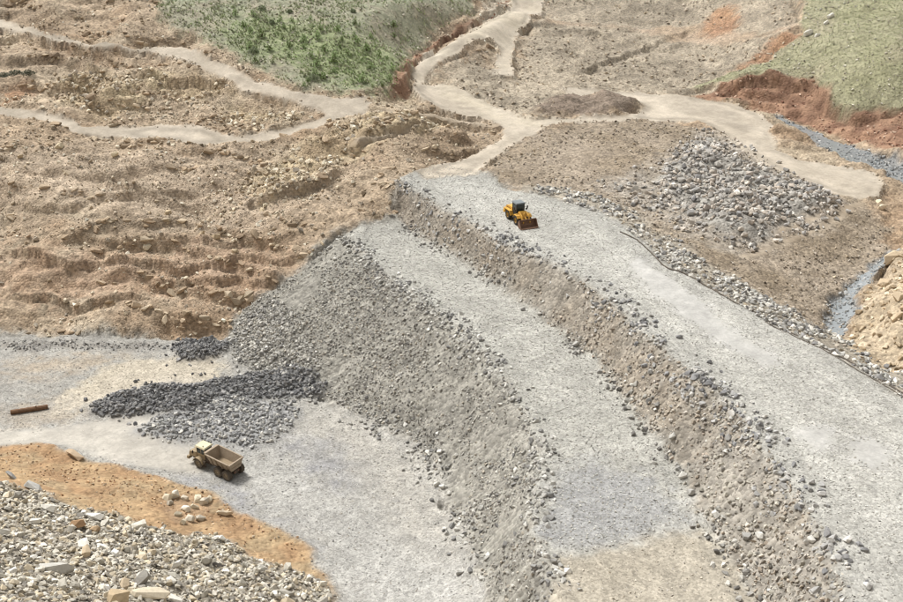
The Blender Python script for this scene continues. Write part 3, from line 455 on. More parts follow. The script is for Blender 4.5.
def scale_col(nt, col, fac):
    n = nt.nodes.new('ShaderNodeVectorMath'); n.operation = 'SCALE'
    nt.links.new(col, n.inputs[0])
    if hasattr(fac, 'is_linked'): nt.links.new(fac, n.inputs['Scale'])
    else: n.inputs['Scale'].default_value = fac
    return n.outputs[0]

def ground_mat(name, cell=.3, amt=.5, bump=.6, fine=.35, bdist=.08):
    """soil or crushed stone: the survey's colour broken up by single stones of differing tone"""
    m, nt, b = new_mat(name)
    at = nt.nodes.new('ShaderNodeAttribute'); at.attribute_name = 'tone'
    geo = nt.nodes.new('ShaderNodeNewGeometry')
    vo = nt.nodes.new('ShaderNodeTexVoronoi'); vo.inputs['Scale'].default_value = 1/cell
    nt.links.new(geo.outputs['Position'], vo.inputs['Vector'])
    v2 = nt.nodes.new('ShaderNodeTexVoronoi'); v2.inputs['Scale'].default_value = 1/(cell*2.7)
    nt.links.new(geo.outputs['Position'], v2.inputs['Vector'])
    no = nt.nodes.new('ShaderNodeTexNoise'); no.inputs['Scale'].default_value = 1.1; no.inputs['Detail'].default_value = 6
    no.inputs['Roughness'].default_value = .65
    nt.links.new(geo.outputs['Position'], no.inputs['Vector'])
    s1 = nt.nodes.new('ShaderNodeSeparateColor'); nt.links.new(vo.outputs['Color'], s1.inputs[0])
    s2 = nt.nodes.new('ShaderNodeSeparateColor'); nt.links.new(v2.outputs['Color'], s2.inputs[0])
    f = math_node(nt, 'MULTIPLY_ADD', s1.outputs[0], amt); f.node.inputs[2].default_value = 1-amt*.5
    g = math_node(nt, 'MULTIPLY_ADD', s2.outputs[1], amt*.45); g.node.inputs[2].default_value = 1-amt*.22
    h = math_node(nt, 'MULTIPLY_ADD', no.outputs[0], fine*2); h.node.inputs[2].default_value = 1-fine
    k = math_node(nt, 'MULTIPLY', math_node(nt, 'MULTIPLY', f, g), h)
    nt.links.new(scale_col(nt, at.outputs['Color'], k), b.inputs['Base Color'])
    hh = math_node(nt, 'ADD', math_node(nt, 'MULTIPLY', vo.outputs['Distance'], -1.0), math_node(nt, 'MULTIPLY', no.outputs[0], 1.2))
    bp = nt.nodes.new('ShaderNodeBump'); bp.inputs['Strength'].default_value = bump; bp.inputs['Distance'].default_value = bdist
    nt.links.new(hh, bp.inputs['Height']); nt.links.new(bp.outputs[0], b.inputs['Normal'])
    return m

def stone_mat(name, own_colour=False):
    m, nt, b = new_mat(name, .9)
    if own_colour:
        oi = nt.nodes.new('ShaderNodeObjectInfo'); src = oi.outputs['Color']
    else:
        at = nt.nodes.new('ShaderNodeAttribute'); at.attribute_name = 'tone'; src = at.outputs['Color']
    geo = nt.nodes.new('ShaderNodeNewGeometry')
    no = nt.nodes.new('ShaderNodeTexNoise'); no.inputs['Scale'].default_value = 3.0; no.inputs['Detail'].default_value = 5
    no.inputs['Roughness'].default_value = .7
    nt.links.new(geo.outputs['Position'], no.inputs['Vector'])
    k = math_node(nt, 'MULTIPLY_ADD', no.outputs[0], .7); k.node.inputs[2].default_value = .65
    nt.links.new(scale_col(nt, src, k), b.inputs['Base Color'])
    bp = nt.nodes.new('ShaderNodeBump'); bp.inputs['Strength'].default_value = .5; bp.inputs['Distance'].default_value = .05
    nt.links.new(no.outputs[0], bp.inputs['Height']); nt.links.new(bp.outputs[0], b.inputs['Normal'])
    return m

def plain_mat(name, col, rough_=.6, metal=0.0, dirt=None, dirt_amt=.5, scale=1.6):
    m, nt, b = new_mat(name, rough_)
    b.inputs['Metallic'].default_value = metal
    b.inputs['Specular IOR Level'].default_value = .4
    no = nt.nodes.new('ShaderNodeTexNoise'); no.inputs['Scale'].default_value = scale; no.inputs['Detail'].default_value = 6
    no.inputs['Roughness'].default_value = .7
    tc = nt.nodes.new('ShaderNodeTexCoord'); nt.links.new(tc.outputs['Object'], no.inputs['Vector'])
    rp = nt.nodes.new('ShaderNodeValToRGB')
    d = dirt if dirt is not None else [c*.7 for c in col]
    rp.color_ramp.elements[0].position = .5-.35*dirt_amt; rp.color_ramp.elements[1].position = .5+.35*(1-dirt_amt)+.1
    rp.color_ramp.elements[0].color = (*col, 1); rp.color_ramp.elements[1].color = (*d, 1)
    nt.links.new(no.outputs[0], rp.inputs[0]); nt.links.new(rp.outputs[0], b.inputs['Base Color'])
    return m

M_HILL = ground_mat('hillside earth and scree', .36, .6, .6, .42, .16)
M_GRAVEL = ground_mat('crushed stone', .19, .5, .12, .2, .03)
M_SLOPE = ground_mat('loose rockfill', .4, .6, .9, .3, .12)
M_ROAD = ground_mat('packed dirt', .3, .16, .25, .16, .03)
M_TURF = ground_mat('thin stony turf', .4, .5, .35, .35, .08)
M_BANK = ground_mat('raw red earth', .5, .3, .8, .35, .15)
M_STONE = stone_mat('broken stone')
M_ROCK = stone_mat('quarried rock', True)
M_GRASS, _nt, _b = new_mat('grass blades', .8)
_a = _nt.nodes.new('ShaderNodeAttribute'); _a.attribute_name = 'tone'; _nt.links.new(_a.outputs['Color'], _b.inputs['Base Color'])
M_WATER, _nt, _b = new_mat('shallow stream water', .12)
_b.inputs['Base Color'].default_value = (.24, .26, .27, 1); _b.inputs['Specular IOR Level'].default_value = .5
_no = _nt.nodes.new('ShaderNodeTexNoise'); _no.inputs['Scale'].default_value = 2.5; _no.inputs['Detail'].default_value = 4
_bp = _nt.nodes.new('ShaderNodeBump'); _bp.inputs['Strength'].default_value = .4; _bp.inputs['Distance'].default_value = .1
_nt.links.new(_no.outputs[0], _bp.inputs['Height']); _nt.links.new(_bp.outputs[0], _b.inputs['Normal'])

# ================================================================= ground sheet, cut into its kinds of surface
def tag(o, label=None, cat=None, group=None, kind=None):
    if label: o['label'] = label
    if cat: o['category'] = cat
    if group: o['group'] = group
    if kind: o['kind'] = kind
    return o

def mesh_np(name, V, F, mat, tone=None, smooth=True):
    """mesh from arrays; F is (n, 3) or (n, 4)"""
    me = bpy.data.meshes.new(name)
    n, k = F.shape
    me.vertices.add(len(V)); me.vertices.foreach_set('co', V.astype(np.float32).ravel())
    me.loops.add(n*k); me.loops.foreach_set('vertex_index', F.astype(np.int32).ravel())
    me.polygons.add(n); me.polygons.foreach_set('loop_start', np.arange(0, n*k, k, dtype=np.int32))
    me.polygons.foreach_set('use_smooth', np.full(n, smooth))
    me.update(calc_edges=True)
    if tone is not None:
        at = me.attributes.new('tone', 'FLOAT_COLOR', 'POINT')
        at.data.foreach_set('color', np.hstack([tone, np.ones((len(tone), 1))]).astype(np.float32).ravel())
    me.materials.append(mat)
    o = bpy.data.objects.new(name, me); COL.objects.link(o)
    return o

azs = np.concatenate([np.arange(-180, -40, 4.0), np.arange(-40, -27.5, .5), np.arange(-27.5, 27.5, .12), np.arange(27.5, 40, .5), np.arange(40, 180, 4.0)])
rs = [3.0]
while rs[-1] < 1000:
    r = rs[-1]
    if r < 45: d = 2.0
    elif r < 62: d = .5
    elif r < 75: d = .16
    elif r < 135: d = .0016*r*r/62
    elif r < 270: d = .36+.16*(r-135)/135
    elif r < 330: d = .9
    else: d = 3.0*(r/330)**3
    rs.append(r+d)
rs = np.array(rs)
A, R = np.meshgrid(np.radians(azs), rs)
# shake the grid so that no straight rows show
jit = (R > 50) & (np.abs(A) < math.radians(27))
A = A+jit*RNG.uniform(-.25, .25, A.shape)*math.radians(.12)
dR = np.gradient(rs)[:, None]
R = R+jit*RNG.uniform(-.25, .25, R.shape)*dR
gx = (R*np.sin(A)).ravel(); gy = (R*np.cos(A)).ravel()
gz = height(gx, gy)
GV = np.stack([gx, gy, gz], 1)
nr, na = A.shape
idx = np.arange(nr*na).reshape(nr, na)
nxt = np.roll(idx, -1, axis=1)
GF = np.stack([idx[:-1].ravel(), nxt[:-1].ravel(), nxt[1:].ravel(), idx[1:].ravel()], 1)
GC = ground_colour(gx, gy)
cx = gx[GF].mean(1); cy = gy[GF].mean(1)
KINDS_ = [  # name, zones (later ones win), material
    ('hillside', None, M_HILL), ('far_slope', ('upper_right',), M_HILL), ('grassland', ('grass_left',), M_TURF), ('grass_slope', ('grass_right',), M_TURF), ('earth_bank', ('red_bank',), M_BANK),
    ('valley_floor', ('upstream', 'edge_stones', 'boulder_pile'), M_SLOPE), ('rocky_mound', ('mound',), M_HILL),
    ('quarry_floor', ('floor', 'stone_fan'), M_GRAVEL), ('embankment', ('lower_slope', 'upper_slope'), M_SLOPE),
    ('bench_terrace', ('bench',), M_GRAVEL), ('crest_road', ('crest',), M_GRAVEL), ('packed_gravel', ('crest_smooth',), M_ROAD), ('dirt_road', ('dirt_road', 'floor_road', 'trail'), M_ROAD), ('near_bank', ('ridge', 'heap', 'heap_small'), M_BANK), ('stream_bed', ('stream',), M_SLOPE)]
kid = np.zeros(len(GF), int)
for k, (nm, zs, mt) in enumerate(KINDS_):
    for zn in zs or ():
        m = mk(zn, cx, cy)
        kid[m > .5] = k
GLAB = {'hillside': 'tan stony hillside cut into ledges below the winding tracks', 'far_slope': 'brown scraped slope at the head of the valley',
        'grassland': 'green stony field above the upper track', 'grass_slope': 'grey green grassy hillside at the upper right', 'earth_bank': 'raw red brown earth cut under the grass',
        'valley_floor': 'brown stony flat behind the embankment crest', 'rocky_mound': 'yellow rocky mound beside the stream', 'quarry_floor': 'pale grey crushed stone floor below the embankment',
        'embankment': 'stepped rockfill slopes of the grey embankment', 'bench_terrace': 'grey gravel terrace halfway down the embankment', 'crest_road': 'wide pale grey gravel crest of the embankment',
        'packed_gravel': 'smooth packed patches of gravel on the crest', 'dirt_road': 'pale winding dirt haul roads', 'near_bank': 'orange earth ridge on the near bank', 'stream_bed': 'grey stony bed of the stream'}
for k, (nm, zs, mt) in enumerate(KINDS_):
    f = GF[kid == k]
    if not len(f): continue
    u, inv = np.unique(f, return_inverse=True)
    o = mesh_np(nm, GV[u], inv.reshape(-1, 4), mt, GC[u], smooth=True)
    tag(o, GLAB[nm], nm.replace('_', ' ').split()[-1], kind='structure')

# shallow water lying in the stream bed
for pl in ZONES['stream'][:2]:
    p = np.array(pl)
    xs = np.arange(p[:, 0].min()-1, p[:, 0].max()+1, .4); ys = np.arange(p[:, 1].min()-1, p[:, 1].max()+1, .4)
    X, Y = np.meshgrid(xs, ys)
    ii = np.arange(X.size).reshape(X.shape)
    F = np.stack([ii[:-1, :-1].ravel(), ii[:-1, 1:].ravel(), ii[1:, 1:].ravel(), ii[1:, :-1].ravel()], 1)
    fx = X.ravel()[F].mean(1); fy = Y.ravel()[F].mean(1)
    keep = mk('stream', fx, fy) > .55
    F = F[keep]
    if not len(F): continue
    zw = dem_at(X.ravel(), Y.ravel())-.70+.02*vnoise(X.ravel(), Y.ravel(), .8, 4)
    u, inv = np.unique(F, return_inverse=True)
    V = np.stack([X.ravel(), Y.ravel(), zw], 1)[u]
    o = mesh_np('water', V, inv.reshape(-1, 4), M_WATER, smooth=True)
    tag(o, 'shallow grey stream running over stones' if pl is ZONES['stream'][0] else 'narrow stream under the red earth bank', 'water', kind='structure')

# ================================================================= stones
def hull_rock(seed, n, flat=.6, angular=True):
    r = random.Random(seed)
    bm = bmesh.new()
    for _ in range(n):
        v = Vector((r.uniform(-1, 1), r.uniform(-1, 1), r.uniform(-1, 1)))
        q = max(abs(v.x), abs(v.y), abs(v.z))*.55+v.length*.45
        v = v/q*r.uniform(.82, 1.0)
        bm.verts.new((v.x, v.y*r.uniform(.75, .95), v.z*flat))
    res = bmesh.ops.convex_hull(bm, input=bm.verts)
    bmesh.ops.delete(bm, geom=[e for e in res['geom_interior'] if isinstance(e, bmesh.types.BMVert)], context='VERTS')
    bmesh.ops.triangulate(bm, faces=bm.faces)
    bm.normal_update()
    V = np.array([v.co[:] for v in bm.verts]); bm.verts.index_update()
    F = np.array([[v.index for v in f.verts] for f in bm.faces])
    bm.free()
    V = V/np.abs(V[:, :2]).max()*.5
    return V, F
SMALL = [hull_rock(100+i, 8, .65) for i in range(10)]
BIG = [hull_rock(200+i, 15, .62) for i in range(12)]
SLABS = [hull_rock(300+i, 13, .32) for i in range(8)]

def slope_normal(x, y):
    e = .5
    zx = (dem_at(x+e, y)-dem_at(x-e, y))/(2*e); zy = (dem_at(x, y+e)-dem_at(x, y-e))/(2*e)
    n = np.stack([-zx, -zy, np.ones_like(zx)], 1)
    return n/np.linalg.norm(n, axis=1)[:, None]

def rotations(x, y, tilt, yaw=None):
    n = len(x)
    N = slope_normal(x, y)+RNG.normal(0, tilt, (n, 3)); N /= np.linalg.norm(N, axis=1)[:, None]
    a = RNG.uniform(0, 2*math.pi, n) if yaw is None else yaw
    T = np.stack([np.cos(a), np.sin(a), np.zeros(n)], 1)
    T = T-N*(T*N).sum(1)[:, None]; T /= np.linalg.norm(T, axis=1)[:, None]
    B = np.cross(N, T)
    return np.stack([T, B, N], 2)

def stones(name, x, y, size, tones, label, cat, protos=SMALL, tilt=.3, sink=.22, aspect=(.65, 1.0), yaw=None, tall=1.0):
    """many loose stones as one mesh of real stones"""
    if not len(x): return None
    n = len(x)
    z = height(x, y)
    Rm = rotations(x, y, tilt, yaw)
    S = np.stack([size, size*RNG.uniform(*aspect, n), size*tall*RNG.uniform(.75, 1.1, n)], 1)
    pi = RNG.integers(0, len(protos), n)
    if protos is BIG:        # the smaller ones need fewer faces
        protos = BIG+SMALL; pi = np.where(size < .42, len(BIG)+RNG.integers(0, len(SMALL), n), pi)
    Vs, Fs, Cs, off = [], [], [], 0
    for k, (pv, pf) in enumerate(protos):
        s = np.nonzero(pi == k)[0]
        if not len(s): continue
        loc = pv[None]*S[s][:, None, :]
        w = np.einsum('nij,nvj->nvi', Rm[s], loc)
        h = (pv[:, 2].max()-pv[:, 2].min())*S[s, 2]
        w += np.stack([x[s], y[s], z[s]+h*(.5-sink)], 1)[:, None, :]
        Vs.append(w.reshape(-1, 3)); m = len(pv)
        Fs.append((pf[None]+(np.arange(len(s))*m)[:, None, None]+off).reshape(-1, 3)); off += len(s)*m
        Cs.append(np.repeat(tones[s], m, axis=0))
    o = mesh_np(name, np.concatenate(Vs), np.concatenate(Fs), M_STONE, np.concatenate(Cs), smooth=False)
    return tag(o, label, cat, kind='stuff')

def palette(cols, n, var=.16):
    P = np.array([rgb(c, 1.0) for c in cols])
    c = P[RNG.integers(0, len(cols), n)]
    return np.clip(c*(1+RNG.normal(0, var, (n, 1))), .02, .85)

def scatter(zn, density, extra=None, thr=.5, clump=0, seed=0):
    """random points inside zones, at so many per square metre"""
    zs = zn if isinstance(zn, (list, tuple)) else [zn]
    m = np.max([MASK[z] for z in zs], axis=0)
    j, i = np.nonzero(m > .05)
    n = int(len(i)*MS*MS*density)
    k = RNG.integers(0, len(i), n)
    x = MX0+(i[k]+RNG.uniform(-.5, .5, n))*MS; y = MY0+(j[k]+RNG.uniform(-.5, .5, n))*MS
    p = np.max([mk(z, x, y) for z in zs], axis=0)
    ok = p > RNG.uniform(0, 1, n)*.6+.2
    if clump: ok &= (fbm(x, y, clump, 3, 900+seed)+.35) > RNG.uniform(-.4, 1.0, n)
    if extra is not None: ok &= extra(x, y)
    x, y = x[ok], y[ok]
    v = inview(x, y, dem_at(x, y))
    return x[v], y[v]

def sizes(n, lo, hi, p=2.2):
    return lo+(hi-lo)*RNG.uniform(0, 1, n)**p

def outside(*zs, lim=.3):
    return lambda x, y: np.all([mk(z, x, y) < lim for z in zs], axis=0)

FLATS = ('crest_smooth', 'bench_tan')
x, y = scatter('crest', 10, outside('crest_smooth', lim=.85))
stones('crest_gravel', x, y, sizes(len(x), .08, .27, 2.3), palette(['bbb9b0', 'b0aea5', 'cac8bf', '9f9d96', 'b3afa5'], len(x)), 'pale grey gravel spread over the embankment crest', 'gravel', tall=.78, sink=.28)
x, y = scatter('bench', 11, outside('bench_tan', lim=.4))
stones('terrace_gravel', x, y, sizes(len(x), .09, .30, 2.2), palette(['b9b7ae', 'adaba3', 'cac8bf', '9b9993', 'b0aba0'], len(x)), 'grey gravel spread over the embankment terrace', 'gravel', tall=.78, sink=.28)
x, y = scatter(['bench_tan', 'floor_tan'], 2.5)
stones('tan_gravel', x, y, sizes(len(x), .1, .3, 2.5), palette(['c6bca8', 'b4aa96', 'a8a298'], len(x)), 'tan grit scattered over the packed tan patches', 'gravel', tall=.78, sink=.28)
x, y = scatter('lower_slope', 19.0, clump=6, seed=21)
stones('rockfill_lower', x, y, sizes(len(x), .12, .52, 2.6), palette(['a9a69d', '9b988f', 'bcb9af', '84827d', 'aca392', '908b83'], len(x)), 'loose grey rockfill on the lower embankment slope', 'rockfill', tilt=.4)
x, y = scatter('upper_stony', 3.2)
stones('rockfill_coarse', x, y, sizes(len(x), .18, .66, 2.4), palette(['aba596', '9c9586', 'bcb6a6', '8c867c'], len(x)), 'coarse grey stones low on the near end of the upper embankment slope', 'rockfill', BIG, .45)
x, y = scatter('upper_slope', 10.0, clump=5, seed=22)
stones('rockfill_upper', x, y, sizes(len(x), .15, .62, 2.8), palette(['ac9d8a', 'a0927f', 'bab0a0', '8a8176', 'b2aa9e'], len(x)), 'loose brown grey rockfill on the upper embankment slope', 'rockfill', tilt=.4)

def near_line(zone_a, zone_b):
    """along the common edge of two zones"""
    return lambda x, y: (mk(zone_a, x, y) > .12) & (mk(zone_b, x, y) > .12)
def shoulder(za, zb, reach, density, seed=0):
    m = blur((MASK[za] > .5).astype(float), reach/MS)*blur((MASK[zb] > .5).astype(float), reach/MS)*4
    j, i = np.nonzero(m > .08); n = int(len(i)*MS*MS*density); k = RNG.integers(0, len(i), n)
    x = MX0+(i[k]+RNG.uniform(-.5, .5, n))*MS; y = MY0+(j[k]+RNG.uniform(-.5, .5, n))*MS
    ok = m[j[k], i[k]]*np.clip(.55+1.1*fbm(x, y, 5, 3, 950+seed), .1, 1.3) > RNG.uniform(0, .8, n); x, y = x[ok], y[ok]
    v = inview(x, y, dem_at(x, y)); return x[v], y[v]
x, y = shoulder('crest', 'upper_slope', 1.7, 4.5)
stones('crest_edge_stones', x, y, sizes(len(x), .25, .9, 2), palette(['a2a19e', '8e8e8f', 'b0aea9', '7f7f80', 'bdbab3'], len(x)), 'dark grey stones tipped along the crest edge', 'stones', BIG, .45)
x, y = shoulder('bench', 'upper_slope', 1.1, 2.6)
stones('terrace_foot_stones', x, y, sizes(len(x), .25, .85, 2), palette(['a8a59c', '8f8c86', 'bcb9b0', '77746f'], len(x)), 'grey stones rolled to the back of the terrace', 'stones', BIG, .45)
x, y = shoulder('bench', 'lower_slope', 1.4, 4.5)
stones('terrace_edge_stones', x, y, sizes(len(x), .25, .85, 2), palette(['b4b2aa', 'a09e98', 'c6c4bc', '83827f'], len(x)), 'pale grey stones along the terrace edge', 'stones', BIG, .45)
x, y = shoulder('floor', 'lower_slope', 1.5, 2.2)
stones('toe_stones', x, y, sizes(len(x), .2, .8, 2), palette(['b4b2aa', '9b9992', 'c6c4bc', '7c7b78'], len(x)), 'grey stones rolled to the foot of the embankment', 'stones', BIG, .45)

x, y = scatter('floor', 6.0, outside('floor_road', 'floor_tan', lim=.6))
stones('floor_gravel', x, y, sizes(len(x), .09, .26, 2.3), palette(['b2b0aa', 'a4a29d', 'c4c2bc', '919090', 'a8a092'], len(x)), 'grey gravel scattered over the quarry floor', 'gravel', tall=.78, sink=.28)
x, y = scatter(['floor_road', 'floor_road2'], .8)
stones('haul_gravel', x, y, sizes(len(x), .08, .22, 2.5), palette(['c9c6be', 'b2afa9', 'd8d5cc'], len(x)), 'fine gravel on the pale haul road', 'gravel', tall=.78, sink=.28)
x, y = scatter('dark_pile', 19)
x2, y2 = shoulder('dark_pile', 'floor', 2.0, 2.0); x = np.concatenate([x, x2]); y = np.concatenate([y, y2])
stones('dark_stone_heap', x, y, sizes(len(x), .13, .72, 2.3), palette(['717172', '7c7c7c', '666668', '929190', '84827f'], len(x)), 'long heap of dark grey crushed stone on the quarry floor', 'stone heap', BIG, .6, .15)
x, y = scatter('grey_pile', 11, outside('dark_pile'))
stones('grey_stone_heap', x, y, sizes(len(x), .18, .7, 2.2), palette(['a2a2a0', '929290', 'b5b4b0', '818182', 'c0bdb4'], len(x)), 'spread grey stone heap behind the dump truck', 'stone heap', BIG, .6, .15)
x, y = scatter('stone_fan', 8, outside('dark_pile'))
stones('stone_fan', x, y, sizes(len(x), .2, .75, 2.2), palette(['b4b1a8', '9d9a93', 'c6c3ba', '83817c'], len(x)), 'pale grey stones fanned out below the hillside corner', 'stones', BIG, .5)

# bare hillside rubble
HZ = outside('floor', 'lower_slope', 'bench', 'upper_slope', 'crest', 'dirt_road', 'ridge', 'heap', 'upstream', 'grass_left', 'grass_right', 'upper_right', 'red_bank', 'mound', 'edge_stones')
n = 115000
xx = RNG.uniform(-150, 20, n); yy = RNG.uniform(128, 300, n)
ok = HZ(xx, yy) & inview(xx, yy, dem_at(xx, yy)); xx, yy = xx[ok], yy[ok]
st = np.clip(.22+.35*mk('hill_stony', xx, yy)+.7*mk('rock_left', xx, yy)+.25*mk('hill_pale', xx, yy), 0, 1)*np.clip(.55+1.1*fbm(xx, yy, 7, 3, 777), .08, 1)
ok = RNG.uniform(0, 1, len(xx)) < st; xx, yy = xx[ok], yy[ok]
rk = mk('rock_left', xx, yy)
stones('hillside_rubble', xx, yy, sizes(len(xx), .18, 1.0, 3.0)*(1+.5*rk), palette(['bfac8c', 'ad9878', 'cfc0a2', '9c886a', 'c8ba9e', 'a99c88', 'dad0b8'], len(xx)), 'tan rubble strewn over the cut hillside', 'rubble', BIG, .5, .3)
# ledges of bedded rock breaking out of the slope, along the contours
n = 90000
x = RNG.uniform(-150, 20, n); y = RNG.uniform(136, 300, n)
ok = HZ(x, y) & inview(x, y, dem_at(x, y)); x, y = x[ok], y[ok]
def bedlevel(x, y):
    w = fbm(x, y, 14.0, 3, 3); a = rough(x, y)
    zz = dem_at(x, y)+a*.8*vnoise(x/1.8, y, 13.0, 6)+.75*fbm(x/1.5, y, 9.0, 2, 5)+0.8*w+0.06*x
    return zz/2.3-np.floor(zz/2.3)
fr = bedlevel(x, y)
ok = (np.abs(fr-.93) < .07) & (fbm(x/2, y, 9, 3, 401)+.5*mk('rock_left', x, y) > .05) & (RNG.uniform(0, 1, len(x)) < .5)
x, y = x[ok], y[ok]
s_ = sizes(len(x), .5, 2.4, 2.0)
stones('bedrock_ledge', x, y, s_, palette(['b59e7e', 'a8906f', 'c0ac8c', '9c8466'], len(x)), 'broken ledges of bedded tan rock along the cut hillside', 'rock ledges', BIG, .22, .6, (.4, .75), yaw=RNG.normal(0, .45, len(x)), tall=.7)
x = RNG.uniform(-150, 20, 90000); y = RNG.uniform(136, 260, 90000)
ok = HZ(x, y) & inview(x, y, dem_at(x, y)) & (fbm(x/1.6, y, 6, 3, 402)+.15 > RNG.uniform(-.3, .9, 90000)); x, y = x[ok], y[ok]
stones('hillside_grit', x, y, sizes(len(x), .12, .38, 2.0), palette(['bba68a', 'a8937a', 'cdbea4', '97846c'], len(x)), 'small stones and clods littering the cut hillside', 'rubble', SMALL, .4, .25)
mr = blur((MASK['dirt_road'] > .5).astype(float), .6/MS); mr = mr*(1-mr)*4
j, i = np.nonzero(mr > .25); n = int(len(i)*MS*MS*2.4); k = RNG.integers(0, len(i), n)
x = MX0+(i[k]+RNG.uniform(-.5, .5, n))*MS; y = MY0+(j[k]+RNG.uniform(-.5, .5, n))*MS
ok = (mr[j[k], i[k]]*np.clip(.4+fbm(x, y, 6, 3, 403), .05, 1) > RNG.uniform(0, .9, n)) & inview(x, y, dem_at(x, y)) & (mk('crest', x, y) < .2); x, y = x[ok], y[ok]
stones('road_edge_stones', x, y, sizes(len(x), .15, .7, 2.2), palette(['b8a88e', 'a49580', 'c8bca4', '928470'], len(x)), 'stones graded to the edges of the dirt roads', 'stones', SMALL, .4, .25)
x, y = scatter(['upper_right'], .8, outside('dirt_road', 'grass_right', 'red_bank', 'upper_right_path'), clump=9, seed=1)
stones('slope_rubble', x, y, sizes(len(x), .3, 1.1, 3), palette(['b4a590', 'a4957f', 'c4b6a0', '978a78', 'baa688'], len(x)), 'brown grey stones on the scraped slope at the valley head', 'rubble', SMALL, .4, .3)
x, y = scatter(['upstream'], 2.6, outside('dirt_road', 'boulder_pile', 'trail', 'crest'), clump=6, seed=2)
stones('flat_rubble', x, y, sizes(len(x), .15, .7, 2.8), palette(['a59784', '948772', 'b8ac9a', '85796a', 'b4a284'], len(x)), 'scattered stones on the brown flat behind the crest', 'rubble', SMALL, .4, .3)
x, y = scatter('edge_stones', 6, outside('crest', lim=.6), clump=3, seed=3)
stones('crest_back_stones', x, y, sizes(len(x), .25, 1.0, 2.2), palette(['b2b0a8', '9d9b96', 'c2beb4', '8a8886', 'cdc8bc'], len(x)), 'grey stones tipped along the back edge of the crest', 'stones', BIG, .5, .2)
x, y = scatter(['boulder_pile'], 2.6, clump=3, seed=11)
x2, y2 = scatter(['boulder_thin'], 1.9, clump=4, seed=12)
x = np.concatenate([x, x2]); y = np.concatenate([y, y2])
stones('block_pile', x, y, sizes(len(x), .25, 1.3, 2.0), palette(['b2ada6', 'a09c96', 'c2bcb1', '908c86', 'bbb0a1', 'b2a595'], len(x)), 'heap of grey blocks beside the right haul road', 'stone heap', BIG, .6, .15)
x, y = scatter('mound', 1.6)
stones('mound_rubble', x, y, sizes(len(x), .2, 1.2, 2.8), palette(['c8b08a', 'b89e78', 'd4c09e', 'a8906c'], len(x)), 'yellow rubble on the rocky mound', 'rubble', BIG, .4, .3)
x, y = scatter('stream', 4.5)
stones('stream_stones', x, y, sizes(len(x), .2, .8, 2), palette(['8c8e8e', '9a9b9a', '7c7e7e', 'adaca8'], len(x)), 'grey stones lying in the stream', 'stones', BIG, .4, .35)
x, y = scatter('red_bank', 2.2, clump=4, seed=4)
stones('bank_stones', x, y, sizes(len(x), .2, .8, 2.8), palette(['b98a6c', 'a07258', 'c4a488', '8a5c46'], len(x)), 'earth clods on the red bank', 'clods', SMALL, .4, .3)
x, y = scatter('ridge', 5, clump=3, seed=5)
stones('ridge_stones', x, y, sizes(len(x), .1, .42, 3), palette(['c49a68', 'ae8456', 'd4b48a', '94704c', 'bba98c'], len(x)), 'small stones on the orange earth ridge', 'rubble', SMALL, .4, .3)
x, y = scatter(['grass_left', 'grass_right'], .8, clump=8, seed=6)
stones('turf_stones', x, y, sizes(len(x), .25, .9, 3), palette(['bab49e', 'a8a08a', 'cec8b4'], len(x)), 'pale stones lying in the hillside grass', 'stones', SMALL, .4, .3)
x, y = x, y = scatter('toe_strip', 5)
stones('hill_foot_stones', x, y, sizes(len(x), .2, .6, 2), palette(['8e8c88', '7c7b79', 'a3a09a'], len(x)), 'grey stones along the foot of the tan hillside', 'stones', SMALL, .4, .2)
x, y = scatter('heap', 15)
stones('blasted_rubble', x, y, sizes(len(x), .16, .85, 2.1), palette(['c0b9a8', 'aea795', 'd0c8b6', '969085', 'c6b696', 'b4a68a', 'd6cfbe'], len(x)), 'small broken rock filling the blasted heap on the near bank', 'rubble', BIG+SLABS+SLABS+SLABS, .45, .15, (.45, .95))

# ================================================================= grass
def grass(name, x, y, h, tones, label):
    n = len(x); B = 4
    z = height(x, y)
    X = np.repeat(x, B); Y = np.repeat(y, B); Zb = np.repeat(z, B); H = np.repeat(h, B)*RNG.uniform(.6, 1.1, n*B)
    a = RNG.uniform(0, 2*math.pi, n*B)
    ox = np.cos(a); oy = np.sin(a); w = H*.35
    bx = X+ox*H*.25; by = Y+oy*H*.25
    v0 = np.stack([bx-oy*w, by+ox*w, Zb-.05], 1); v1 = np.stack([bx+oy*w, by-ox*w, Zb-.05], 1)
    v2 = np.stack([X+ox*H*.75, Y+oy*H*.75, Zb+H], 1)
    V = np.stack([v0, v1, v2], 1).reshape(-1, 3)
    F = np.arange(n*B*3).reshape(-1, 3)
    o = mesh_np(name, V, F, M_GRASS, np.repeat(tones, B*3, axis=0), smooth=False)
    return tag(o, label, 'grass', kind='stuff')
def gcol(cols, n): return palette(cols, n, .2)
x, y = scatter('grass_left', 3.0, clump=5, seed=7)
grass('grass', x, y, RNG.uniform(.25, .6, len(x)), gcol(['a6b47e', '9aa872', 'b0b88c', 'b6b498'], len(x)), 'low grey green grass on the field above the track')
x, y = scatter('grass_bright', 3.0, clump=4, seed=8)
grass('grass', x, y, RNG.uniform(.15, .5, len(x)), gcol(['9cb86a', '92ae60', 'aac07a', '8ca464'], len(x)), 'bright green grass clumps in the middle of the field')
x, y = scatter('grass_right', 4.5)
grass('grass', x, y, RNG.uniform(.10, .26, len(x)), gcol(['a8b080', '98a26e', 'aeb084', 'b2ae88'], len(x)), 'short grey green grass on the right hillside')

# ================================================================= helpers for built things
def thing(name, label, cat, loc, rz=0.0, group=None):
    o = bpy.data.objects.new(name, None); COL.objects.link(o)
    o.location = loc; o.rotation_euler = (0, 0, rz); o.empty_display_size = .3
    return tag(o, label, cat, group)

